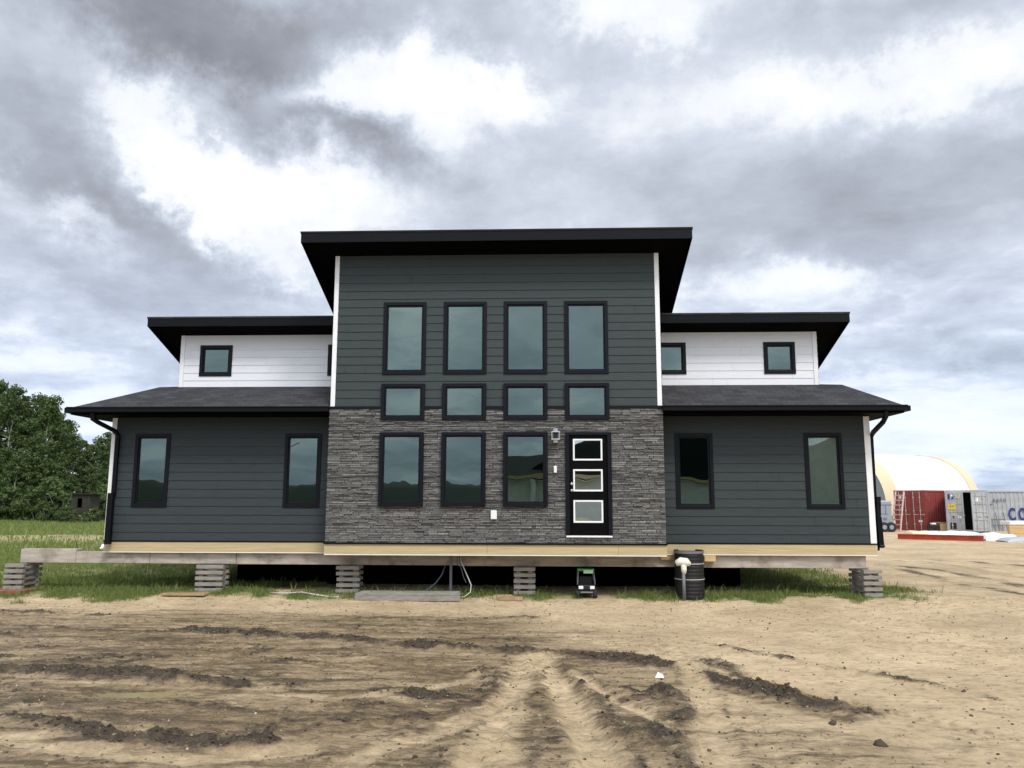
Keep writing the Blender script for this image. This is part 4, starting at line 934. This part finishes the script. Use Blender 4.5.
# enclosed trailer
t1 = gp(893.5, 532.5); tD = 38.5
def yp(px, py): return Vector(at(px, py, tD))
r_t = yp(893.3, 531); l_t = yp(868, 531); ztop = yp(890, 500.5).z; zb_ = yp(890, 526).z
tr = thing('cargo_trailer', 'grey enclosed cargo trailer with two axles at the corner of the house', 'trailer', (r_t.x - 1.5, tD, 0))
obj('body', MB().box(r_t.x - 4.5, r_t.x, tD, tD + 2.2, zb_ , ztop), M['trailer'], tr, bevel=.08)
obj('lower_trim', MB().box(r_t.x - 4.5, r_t.x - .02, tD - .02, tD, zb_ + .02, zb_ + .16), M['chrome'], tr)
for px in (884, 891):
    q = yp(px, 528.5); w_ = MB().tube([(q.x, tD - .12, .34), (q.x, tD - .10, .34), (q.x, tD + .12, .34), (q.x, tD + .14, .34)], [.27, .34, .34, .27], 20); wh = obj('wheel', w_, M['rubber'], tr)
    obj('rim', MB().tube([(q.x, tD - .14, .34), (q.x, tD - .125, .34)], .15, 16), M['trailer'], wh)
for px, py, w, h in ((882, 505, .5, .06), (889, 505, .4, .06), (884, 514, .5, .05), (885, 519, .25, .18)):
    q = yp(px, py); obj('marking', MB().box(q.x - w / 2, q.x + w / 2, tD - .012, tD - .004, q.z - h / 2, q.z + h / 2), M['faint'], tr)
for px in (880.5, 885.5):
    q = yp(px, 510); obj('marking', MB().box(q.x - .03, q.x + .03, tD - .012, tD - .004, q.z - .3, q.z + .3), M['faint'], tr)

# red steel beam lying on the ground
b1 = Vector(gp(898, 539)); b2 = Vector(gp(984, 541.3)); d2, s2, L2 = frame2(b1, b2)
def ibeam(nm, P, d, s, L, H, Wf, m_, lb, cat, zb=0.0):
    ax_ = (d, s, Vector((0, 0, 1))); q = MB(); C0 = P + d * L / 2; U = Vector((0, 0, 1))
    q.obox(C0 + U * (zb + .02), ax_, L / 2, Wf / 2, .02); q.obox(C0 + U * (zb + H - .02), ax_, L / 2, Wf / 2, .02); q.obox(C0 + U * (zb + H / 2), ax_, L / 2, .03, H / 2 - .04)
    return tag(obj(nm, q, m_), lb, cat)
ibeam('steel_beam', Vector((b1.x, b1.y, 0)), d2, s2, L2, .29, .22, M['red_beam'], 'long red steel beam lying across the yard in front of the containers', 'beam')
def bundle(nm, px0, px1, pyb, pyt, depth, m_, lb, cat, z0=0.0, back=.6, seed=1, amp=.06):
    """lumpy wrapped bundle"""
    p0 = Vector(gp(px0, pyb, 0)); p1 = Vector(gp(px1, pyb, 0)); p1 = p0 + (p1 - p0); d, s_a, L = frame2(p0, p1); k_ = (p0.y - CAM[1]) * math.cos(0) ; H = (pyb - pyt) / FPX * (Vector(p0) - Vector(CAM)).length * 1.0
    q = MB(); n1_, n2_ = 26, 8; U = Vector((0, 0, 1))
    for i in range(n1_ + 1):
        for j in range(n2_ + 1):
            a = math.pi * j / n2_; u = i / n1_; en = min(1, min(u, 1 - u) * 9 + .25)
            P_ = p0 + d * (L * u) + s_a * (depth / 2 - depth / 2 * math.copysign(abs(math.cos(a)) ** .5, math.cos(a))) + U * (z0 + H * en * (math.sin(a) ** .45 if a > 0 and a < math.pi else 0) )
            if 0 < j < n2_: P_ += U * (amp * mnoise.noise(Vector((u * L * 1.3, j * .6, seed)))) + s_a * (amp * .6 * mnoise.noise(Vector((u * L * 1.7, j, seed + 9))))
            q.v.append(tuple(P_))
    for i in range(n1_):
        for j in range(n2_):
            a = i * (n2_ + 1) + j; q.f.append((a, a + n2_ + 1, a + n2_ + 2, a + 1))
    return tag(obj(nm, q, m_, smooth=True), lb, cat)
bundle('tarp_bundle', 918, 984, 535.8, 532.3, 1.3, M['wrap'], 'white plastic sheet spread over low stack behind the red beam', 'tarp', seed=2, amp=.12)
bundle('tarp_bundle', 912, 930, 536.2, 532.5, 1.0, mat('yellowed wrap', (.70, .60, .40), .5, bump=.5, bscale=6), 'yellowish plastic heap behind the left end of the red beam', 'tarp', seed=5, amp=.12)
bundle('wrapped_bundle', 986, 1020, 540.8, 535.4, 1.4, M['wrap'], 'white wrapped bundle at the right end of the red beam', 'bundle', seed=3, amp=.14)
bundle('wrapped_bundle', 1008, 1062, 542.5, 538.5, 1.0, mat('grey wrap', (.42, .44, .46), .4, bump=.5, bscale=6), 'flat grey white bundle at the right edge in front of the lumber', 'bundle', seed=7, amp=.06)
# lumber pile and wrapped pile on top
l0 = Vector(gp(1006, 537)); lz = 0
pile = thing('lumber_stack', 'stack of fresh yellow lumber at the right edge of the yard', 'lumber', (l0.x, l0.y, 0))
for k in range(4):
    for j in range(5):
        yy = l0.y + j * .26; xx = l0.x + .25 + .15 * j + .07 * ((k * 3 + j) % 3)
        obj('board', MB().box(xx, xx + 4.9, yy, yy + .24, .06 + k * .155, .06 + k * .155 + .145), M['lumber'], pile)
for k in (0, 1): obj('bearer', MB().box(l0.x + .8 + 2.4 * k, l0.x + .95 + 2.4 * k, l0.y, l0.y + 1.3, -.02, .058), M['ply'], pile)
tag(obj('wrapped_lumber', MB().box(l0.x + .35, l0.x + 4.5, l0.y + .1, l0.y + 1.2, .69, .93), M['wrap'], bevel=.05), 'white wrapped pack lying on top of the yellow lumber stack', 'bundle')
# odds and ends in front of the red container
q = Vector(gp(944, 532.2)); tag(obj('tan_box', MB().box(q.x - .22, q.x + .28, q.y, q.y + .5, 0, .62), M['lumber'], bevel=.01), 'tan box standing left of the grey container doors', 'box')
tag(obj('pallet_sheet', MB().box(q.x - .45, q.x + .4, q.y - .05, q.y + .6, .625, .665), M['ply'], bevel=.004), 'thin board lying on the tan box', 'board')
q = Vector(gp(934.5, 532.2)); gn = thing('generator', 'small black machine on the dirt before the dark red container side', 'machine', tuple(q))
obj('body', MB().box(q.x - .3, q.x + .35, q.y, q.y + .5, .12, .5), M['black'], gn, bevel=.05); obj('tank', MB().box(q.x - .12, q.x + .2, q.y + .05, q.y + .35, .50, .62), M['white_plastic'], gn, bevel=.04)
for s__ in (-1, 1): obj('wheel', MB().tube([(q.x + s__ * .25, q.y - .05, .13), (q.x + s__ * .25, q.y + .03, .13)], .13, 14), M['rubber'], gn)
for i, (pa, pb, lb) in enumerate((((931, 513), (937, 531), 'thin grey pole leaning on the red container side'), ((935, 519), (944, 526), 'short grey pipe leaning beside the tan box'))):
    a = Vector(at(*pa, 41.6)); b_ = Vector(at(*pb, 40.2)); tag(obj('leaning_pole', MB().tube([a, b_], .045, 6), M['conduit']), lb, 'pole')

# fabric dome building far behind
Rd, Hd, Ld = 10.0, 9.4, 20.5
cn = Vector(at(833, 531, 108)); cn.z = 0
va = R(40)
dirL = Vector((math.cos(R(-10)), math.sin(R(-10)), 0)); 
# arch plane direction (across) and axis direction
across = Vector((math.cos(R(-63)), math.sin(R(-63)), 0)); axis_ = Vector((math.cos(R(27)), math.sin(R(27)), 0))
dome = thing('fabric_building', 'white arched fabric storage building with cream end bands behind the containers', 'building', tuple(cn))
def arch(t): return Rd * math.copysign(abs(math.cos(t)) ** .92, math.cos(t)), Hd * math.sin(t) ** .80 if 0 < t < math.pi else 0
def vault(u0, u1, off, n=40, seg=8):
    q = MB(); 
    for i in range(seg + 1):
        sag = -.0 
        for k in range(n + 1):
            a, z = arch(math.pi * k / n); sc = 1 + off
            P_ = cn + axis_ * (u0 + (u1 - u0) * i / seg) + across * (a * sc); q.v.append((P_.x, P_.y, z * sc))
    for i in range(seg):
        for k in range(n):
            a = i * (n + 1) + k; q.f.append((a, a + 1, a + n + 2, a + n + 1))
    return q
obj('cover', vault(1.2, Ld - 1.2, 0, seg=14), M['fabric'], dome, smooth=True)
obj('end_band', vault(0, 2.8, .006), M['cream'], dome, smooth=True); obj('end_band', vault(Ld - 1.8, Ld, .006), M['cream'], dome, smooth=True)
for u in (0.15, Ld - .15):
    q = MB(); pts = []
    for k in range(41):
        a, z = arch(math.pi * k / 40); P_ = cn + axis_ * u + across * a * .99; pts.append((P_.x, P_.y, z * .99))
    q.quad(*pts); obj('end_wall', q, M['grey_end'], dome)

# hunting hide among the bushes at the left
hb = Vector(at(84, 519, 54)); hb.z = 0
hd = thing('hunting_hide', 'small weathered wooden hide on posts at the edge of the trees', 'hide', (hb.x, hb.y, 0))
zb0, zt0 = .75, 2.55
xw0, xw1 = hb.x - 1.3, hb.x + .42
hm = MB().box(xw0, xw0 + .55, hb.y, hb.y + .08, zb0, zt0).box(xw0 + 1.0, xw1, hb.y, hb.y + .08, zb0, zt0).box(xw0 + .55, xw0 + 1.0, hb.y, hb.y + .08, zb0, 1.35).box(xw0 + .55, xw0 + 1.0, hb.y, hb.y + .08, 2.2, zt0)
hm.box(xw0, xw0 + .08, hb.y + .08, hb.y + 1.6, zb0, zt0).box(xw1 - .08, xw1, hb.y + .08, hb.y + 1.6, zb0, zt0).box(xw0 + .08, xw1 - .08, hb.y + 1.52, hb.y + 1.6, zb0, zt0).box(xw0, xw1, hb.y, hb.y + 1.6, zb0 - .06, zb0 - .001)
obj('cabin', hm, M['camo'], hd); obj('roof', MB().box(xw0 - .12, xw1 + .35, hb.y - .2, hb.y + 1.8, zt0 + .002, zt0 + .07), M['camo'], hd)
for x in (xw0 + .05, xw1 - .3, xw0 + 1.0): obj('post', MB().box(x, x + .12, hb.y + .05, hb.y + .17, -.02, zb0 - .062), M['crib'], hd)
obj('prop', MB().tube([(xw1 + .1, hb.y, 1.2), (xw1 + 1.2, hb.y - .6, .1)], .06, 6), M['lumber'], hd)
# old fence posts
for i, (px, py, h, lb) in enumerate(((17, 520, 1.7, 'leftmost grey fence post before the trees'), (22.5, 520.5, 1.9, 'middle pale fence post before the trees'), (32.5, 520, 1.8, 'rightmost fence post of three before the trees'))):
    q = Vector(gp(px, py)); tag(obj('fence_post', MB().tube([(q.x, q.y, -.1), (q.x + .05, q.y, h)], [.10, .08], 8), M['crib']), lb, 'post', 'old fence posts before the trees')

# ------------------------------------------------------------------ trees
def np_mesh(name, V, F, mt_, smooth=False):
    me = bpy.data.meshes.new(name); V = np.asarray(V, np.float32); F = np.asarray(F, np.int32); k = F.shape[1]
    me.vertices.add(len(V)); me.vertices.foreach_set('co', V.ravel()); me.loops.add(F.size); me.polygons.add(len(F))
    me.loops.foreach_set('vertex_index', F.ravel()); me.polygons.foreach_set('loop_start', np.arange(0, F.size, k, dtype=np.int32)); me.update(); me.validate(); me.materials.append(mt_); return me
def crown_mesh(seed, H, Rr, low, nclump, nleaf, size, mt_):
    r = np.random.RandomState(seed); V = []; cl_ = []
    for k in range(nclump):
        z = low + (H - low) * r.rand() ** .85; t = (z - low) / (H - low)
        prof = (math.sin(math.pi * min(1, t * .82 + .16)) ** .7) * Rr * (.72 + .5 * r.rand())
        a = r.rand() * 6.283; rad = prof * math.sqrt(r.rand()) ; cl_.append((math.cos(a) * rad, math.sin(a) * rad, z, (.45 + .7 * r.rand()) * Rr * .30))
    cl_.append((0, 0, H - .3, Rr * .25)); C_ = np.array(cl_)
    idx = r.randint(0, len(C_), nclump * nleaf); c = C_[idx]; d = r.randn(len(idx), 3); d /= np.linalg.norm(d, axis=1)[:, None]; rad = c[:, 3] * (.55 + .55 * r.rand(len(idx)))
    P = c[:, :3] + d * rad[:, None] * np.array([1.15, 1.15, .75]); 
    nrm = d + r.randn(len(idx), 3) * .7; nrm /= np.linalg.norm(nrm, axis=1)[:, None]; a = np.cross(nrm, r.randn(len(idx), 3)); a /= np.linalg.norm(a, axis=1)[:, None]; b = np.cross(nrm, a)
    s_ = size * (.5 + .9 * r.rand(len(idx)))[:, None]
    V = np.stack([P - a * s_ , P - b * s_ * .55, P + a * s_, P + b * s_ * .55], 1).reshape(-1, 3); F = np.arange(len(V)).reshape(-1, 4)
    return np_mesh('crown', V, F, mt_), C_
def make_tree(seed, H, Rr, low, nclump=88, nleaf=84, size=.15, leaf=None, nm='aspen_tree', lb='', grp=None):
    root = local_thing(nm, lb, 'tree', (0, 0, 0), 0, grp); me_, C_ = crown_mesh(seed, H, Rr, low, nclump, nleaf, size, leaf or M['leaf'])
    o = bpy.data.objects.new('crown', me_); COL.objects.link(o); o.parent = root
    r = random.Random(seed); q = MB(); n_ = 8; pts = [(math.sin(k * 1.3 + seed) * .12 * k / 4, math.cos(k * 1.7 + seed) * .12 * k / 4, H * .93 * k / n_ - (.2 if k == 0 else 0)) for k in range(n_ + 1)]
    q.tube(pts, [.19 * (H / 13) * (1 - .85 * k / n_) for k in range(n_ + 1)], 7)
    for c in C_[r.sample(range(len(C_)), min(22, len(C_)))]:
        zb = max(low * .4, c[2] - Rr * .5); k = min(n_ - 1, int(zb / (H * .93) * n_)); base = Vector(pts[k]).lerp(Vector(pts[k + 1]), .3)
        q.tube([base, base.lerp(Vector(c[:3]), .5) + Vector((0, 0, .15)), Vector(c[:3])], [.055, .035, .012], 5)
    link_mesh('trunk', q.v, q.f, M['bark'], root, smooth=True); return root
protos = []
GR = 'poplar trees of the wood left of the house'
for k, (H, Rr, low) in enumerate(((14.5, 2.7, 2.0), (13, 2.4, 1.6), (12, 2.3, 2.8), (10, 2.2, .8), (11, 1.7, 3.2))):
    protos.append(make_tree(20 + k, H, Rr, low, nclump=(88, 88, 60, 88, 44)[k], lb='leafy dark green poplar in the wood left of the house', grp=GR))
def put(px, D, kind, scale, used=set()):
    d = ray(px, 500); P_ = CAM + d * (D - CAM[1]) / d[1]; root = protos[kind]
    o = root if kind not in used else copy_tree(root); used.add(kind)
    o.location = (P_[0], P_[1], -.15); o.rotation_euler = (0, 0, rnd.uniform(0, 6.28)); o.scale = (scale,) * 3; return o
def put_top(px, pytop, D, kind, **k):
    Hs = (14.5, 13, 12, 10, 11)[kind]; d = ray(px, pytop); z = (CAM + d * (D - CAM[1]) / d[1])[2]; return put(px, D, kind, z / Hs, **k)
front = [ (-28, 385, 66, 0), (-12, 378, 72, 1), (5, 384, 68, 0), (17, 402, 74, 1), (30, 392, 70, 0), (42, 393, 66, 1), (52, 412, 72, 2), (62, 418, 74, 2), (70, 430, 70, 0), (79, 436, 76, 4), (88, 440, 70, 4), (96, 434, 72, 2), (105, 428, 78, 1), (116, 425, 74, 2), (126, 432, 80, 0), (140, 430, 78, 1), (155, 436, 84, 2)]
for f_ in front: put_top(f_[0], f_[1] + 4, *f_[2:])
for f_ in [(-22, 440, 60, 3), (0, 448, 61, 3), (14, 455, 60, 3), (28, 452, 62, 3), (44, 458, 62, 3), (57, 462, 64, 3), (70, 474, 66, 3), (100, 468, 66, 3), (90, 474, 68, 3), (113, 470, 68, 3), (-35, 400, 64, 1), (-50, 390, 66, 0), (170, 450, 90, 0), (190, 455, 92, 1)]:
    put_top(*f_)
for f_ in [(10, 402, 82, 2), (36, 410, 84, 1), (60, 436, 86, 0), (85, 452, 88, 2), (108, 440, 90, 1)]: put_top(*f_)
# undergrowth shrubs at the foot of the wood
sh = local_thing('shrub', 'low leafy bush at the foot of the trees', 'shrub', (0, 0, 0), 0, 'bushes at the foot of the wood')
me_, _c = crown_mesh(77, 3.0, 1.7, .15, 26, 110, .13, M['leaf']); o = bpy.data.objects.new('foliage', me_); COL.objects.link(o); o.parent = sh
st = MB()
for k in range(6): st.tube([(0.1 * math.cos(k), .1 * math.sin(k), -.1), (.5 * math.cos(k * 1.1), .5 * math.sin(k * 1.1), 1.2), (.9 * math.cos(k), .9 * math.sin(k), 2.3)], [.04, .03, .01], 5)
link_mesh('stem', st.v, st.f, M['bark'], sh)
for i, (px, D, sc) in enumerate(((-20, 58, 1.1), (-5, 57, .9), (10, 58, 1.2), (24, 59, .8), (38, 57.5, 1.25), (50, 58.5, 1.0), (58, 57, 1.5), (66, 59.5, .85), (97, 60, 1.0), (103, 58, .9), (110, 62, 1.3), (47, 55, .7), (62, 55.2, .5), (66.5, 53, .55), (95, 53.2, .5), (88, 52, .35), (74, 51.5, .3))):
    d = ray(px, 500); P_ = CAM + d * (D - CAM[1]) / d[1]; o = sh if i == 0 else copy_tree(sh)
    o.location = (P_[0], P_[1], 0); o.rotation_euler = (0, 0, i * 1.3); o.scale = (sc, sc, sc * .85)

# ------------------------------------------------------------------ behind the camera: what the windows mirror
q = MB(); n_ = 220
for i in range(n_ + 1):
    x = -190 + 200 * i / n_; h = 5.2 + .9 * mnoise.noise(Vector((x * .05, 0, 0))) + .5 * mnoise.noise(Vector((x * .45, 3, 0))) + .5 * mnoise.noise(Vector((x * 1.3, 7, 0)))
    q.v += [(x, -112, -.2), (x, -120, h * .8), (x, -132, h), (x, -160, -.2)]
for i in range(n_):
    for j in range(3): a = i * 4 + j; q.f.append((a, a + 4, a + 5, a + 1))
tag(obj('hills', q, mat('dark brush', (.012, .024, .010), .9, var=.5, vscale=.4, bump=1, bscale=2), smooth=True), kind='structure')
nb = thing('neighbour_house', 'unfinished house with dark roof mirrored in the right-hand windows', 'house', (6, -40, 0))
M['dark_roof'] = mat('dark metal roof', (.012, .018, .017), .7, spec=.1)
q = MB(); yN = -36.0
q.box(-2.6, 19.5, yN - 8, yN, .8, 3.45); obj('wall', q, M['housewrap'], nb)
q = MB().quad((-3.4, yN + .7, 3.72), (20.2, yN + .7, 3.72), (20.2, yN - 4, 5.3), (-3.4, yN - 4, 5.3)).quad((-3.4, yN - 8.7, 3.72), (20.2, yN - 8.7, 3.72), (20.2, yN - 4, 5.3), (-3.4, yN - 4, 5.3))
obj('roof', q, M['dark_roof'], nb)
q = MB(); q.v = [(-1.2, yN - .5, 4.0), (16.5, yN - .5, 4.0), (16.5, yN - .5, 7.0), (4.5, yN - .5, 7.2), (-1.2, yN - 9, 4.0), (16.5, yN - 9, 4.0), (16.5, yN - 9, 7.0), (4.5, yN - 9, 7.2)]
q.f = [(0, 1, 2, 3), (4, 5, 6, 7), (3, 2, 6, 7), (0, 3, 7, 4), (1, 2, 6, 5)]; obj('upper_roof', q, M['dark_roof'], nb)
obj('fascia', MB().box(-3.4, 20.2, yN + .70, yN + .74, 3.5, 3.72), M['pale_wood'], nb); obj('soffit', MB().box(-3.4, 20.2, yN + .01, yN + .69, 3.46, 3.5), M['dark_roof'], nb)
obj('post', MB().box(-.9, -.5, yN + .3, yN + .6, -.1, 3.45), M['white_trim'], nb)
g2_ = thing('gable_house', 'pale wrapped gable end mirrored in the rightmost window', 'house', (22, -31, 0))
q = MB(); q.v = [(16.0, -31, .5), (28, -31, .5), (28, -31, 4.2), (22, -31, 8.2), (16, -31, 5.2), (16.0, -38, .5), (28, -38, .5), (28, -38, 4.2), (22, -38, 8.2), (16, -38, 5.2)]; q.f = [(0, 1, 2, 3, 4), (5, 6, 7, 8, 9), (0, 4, 9, 5), (1, 2, 7, 6), (3, 4, 9, 8), (2, 3, 8, 7)]; obj('wall', q, M['housewrap'], g2_)
obj('rake_board', MB().obox((19.1, -30.6, 5.4), (Vector((.66, 0, -.75)), Vector((0, 1, 0)), Vector((.75, 0, .66))), 3.3, .3, .32), M['dark_roof'], g2_)
up_ = thing('utility_pole', 'wooden utility pole with crossarm mirrored in a left wing window', 'utility pole', (-22, -48, 0))
obj('pole', MB().tube([(-22, -48, -.2), (-22, -48, 7.2)], [.16, .11], 8), M['bark'], up_); obj('crossarm', MB().box(-23.3, -20.7, -48.2, -48.1, 6.62, 6.72), M['bark'], up_)

# ------------------------------------------------------------------ grass, weeds, clods, pebbles
def blades(name, X_, Y_, hgt, wid, seed, lean=.35):
    r = np.random.RandomState(seed); n_ = len(X_); Zb = ground(X_, Y_)[0] - .01; a = r.rand(n_) * 6.283; h = hgt * (.45 + .9 * r.rand(n_)) * (1 + 1.1 * (r.rand(n_) > .965)); w = wid * (.6 + .8 * r.rand(n_))
    la = r.rand(n_) * 6.283; ll = lean * h * (.3 + r.rand(n_)); dx, dy = np.cos(a) * w / 2, np.sin(a) * w / 2; lx, ly = np.cos(la) * ll, np.sin(la) * ll
    V = np.stack([np.stack([X_ - dx, Y_ - dy, Zb], 1), np.stack([X_ + dx, Y_ + dy, Zb], 1), np.stack([X_ + dx * .7 + lx * .4, Y_ + dy * .7 + ly * .4, Zb + h * .6], 1), np.stack([X_ + lx, Y_ + ly, Zb + h], 1)], 1).reshape(-1, 3)
    return np_mesh(name, V, np.arange(len(V)).reshape(-1, 4), M['blade'])
def scatter(n_, x0, x1, y0, y1, seed, thr=.35, pw=1.0):
    r = np.random.RandomState(seed); x = r.uniform(x0, x1, n_); y = r.uniform(y0, y1, n_); g = ground(x, y)[3]; p = fbm(x, y, 2.3, 4, 333, .65)
    k = (g * ss(.18, .82, p) * 1.5) ** pw > thr * (0.4 + 1.4 * r.rand(n_)); return x[k], y[k]
xs, ys = scatter(150000, -16, -4.6, -.9, 3.2, 1); o = bpy.data.objects.new('grass', blades('grass', xs, ys, .085, .011, 1)); COL.objects.link(o); tag(o, 'short green grass along the left front of the house', 'grass', kind='stuff')
xs, ys = scatter(120000, -4.6, 9.5, -.2, 2.2, 2); k_ = rs.rand(len(xs)) < .8; o = bpy.data.objects.new('grass', blades('grass', xs[k_], ys[k_], .085, .010, 2)); COL.objects.link(o); tag(o, 'tufts of grass at the foot of the stone front and right wing', 'grass', kind='stuff')
xs, ys = scatter(190000, -32, 9.5, 3, 14, 3); o = bpy.data.objects.new('grass', blades('grass', xs, ys, .10, .015, 3)); COL.objects.link(o); tag(o, 'taller grass growing under and behind the house', 'grass', kind='stuff')
xs, ys = scatter(130000, -75, -9, 13, 62, 4, .3); o = bpy.data.objects.new('grass', blades('grass', xs, ys, .20, .06, 4)); COL.objects.link(o); tag(o, 'rough meadow grass between the house and the wood', 'grass', kind='stuff')

def clods(name, X_, Y_, size, seed, m_, flat=.7):
    """small irregular lumps, one mesh"""
    r = np.random.RandomState(seed); ico = np.array([(0, 0, 1), (.894, 0, .447), (.276, .851, .447), (-.724, .526, .447), (-.724, -.526, .447), (.276, -.851, .447), (.724, .526, -.447), (-.276, .851, -.447), (-.894, 0, -.447), (-.276, -.851, -.447), (.724, -.526, -.447), (0, 0, -1)])
    fi = np.array([(0, 1, 2), (0, 2, 3), (0, 3, 4), (0, 4, 5), (0, 5, 1), (1, 6, 2), (2, 7, 3), (3, 8, 4), (4, 9, 5), (5, 10, 1), (6, 7, 2), (7, 8, 3), (8, 9, 4), (9, 10, 5), (10, 6, 1), (11, 7, 6), (11, 8, 7), (11, 9, 8), (11, 10, 9), (11, 6, 10)])
    n_ = len(X_); s_ = size * np.exp(np.clip(r.randn(n_), -2, 1.6) * .5); z = ground(X_, Y_)[0]; V = ico[None] * (1 + .35 * r.randn(n_, 12, 1)) * s_[:, None, None] * (np.array([1, 1, flat]) * (1 + .3 * r.rand(n_, 1, 3)))
    V += np.stack([X_, Y_, z + s_ * .25], 1)[:, None]; F = fi[None] + (np.arange(n_) * 12)[:, None, None]
    return np_mesh(name, V.reshape(-1, 3), F.reshape(-1, 3), m_)
r = np.random.RandomState(9); x = r.uniform(-13, 14, 160000); y = r.uniform(-11, 1, 160000); ch = ground(x, y)[1]; k = ch > .22 + .55 * r.rand(len(x)); k &= r.rand(len(x)) < .5
o = bpy.data.objects.new('mud_clods', clods('mud_clods', x[k], y[k], .010, 3, M['clod'])); COL.objects.link(o); tag(o, 'dark broken mud clods along the churned ruts', 'mud', kind='stuff')
x = r.uniform(-13, 14, 60000); y = r.uniform(-11, .3, 60000); g_ = ground(x, y); k = (g_[2] + g_[1]) * .55 + .06 > r.rand(len(x)) * 1.1; o = bpy.data.objects.new('dirt_crumbs', clods('dirt_crumbs', x[k], y[k], .0062, 6, M['crumb'])); COL.objects.link(o); tag(o, 'fine brown crumbs of earth over the damp ruts', 'mud', kind='stuff')
x = r.uniform(-13, 15, 2600); y = r.uniform(-11, 1.5, 2600); o = bpy.data.objects.new('pebbles', clods('pebbles', x, y, .006, 4, M['pebble'])); COL.objects.link(o); tag(o, 'pale pebbles scattered over the dirt', 'pebbles', kind='stuff')
x = r.uniform(-13, 15, 1500); y = r.uniform(-11, .5, 1500); o = bpy.data.objects.new('dirt_lumps', clods('dirt_lumps', x, y, .007, 5, M['clod'])); COL.objects.link(o); tag(o, 'loose brown lumps scattered over the dirt', 'mud', kind='stuff')
for px, py, sz, lb in ((833, 726, .032, 'larger dark mud lump near the bottom right of the yard'), (881, 747, .034, 'lowest dark mud lump at the right of the yard')):
    q = gp(px, py); o = bpy.data.objects.new('mud_lump', clods('mud_lump', np.array([q[0]]), np.array([q[1]]), sz, int(px), M['clod'])); COL.objects.link(o); tag(o, lb, 'mud lump')
q = gp(659, 678); wb = MB(); zz = hz(q[0], q[1]) + .01
wb.v = [(q[0] - .05, q[1] - .03, zz), (q[0] + .06, q[1] - .02, zz), (q[0] + .03, q[1] + .05, zz + .01), (q[0] - .01, q[1] + .01, zz + .06), (q[0] + .05, q[1] + .03, zz + .03)]; wb.f = [(0, 1, 3), (1, 4, 3), (4, 2, 3), (2, 0, 3)]
tag(obj('paper_scrap', wb, M['white_plastic']), 'crumpled white scrap lying on the mud right of the wheel tracks', 'litter')
# clean helper keys
for o in bpy.data.objects:
    if '_org' in o: del o['_org']
S.render.engine = 'CYCLES'
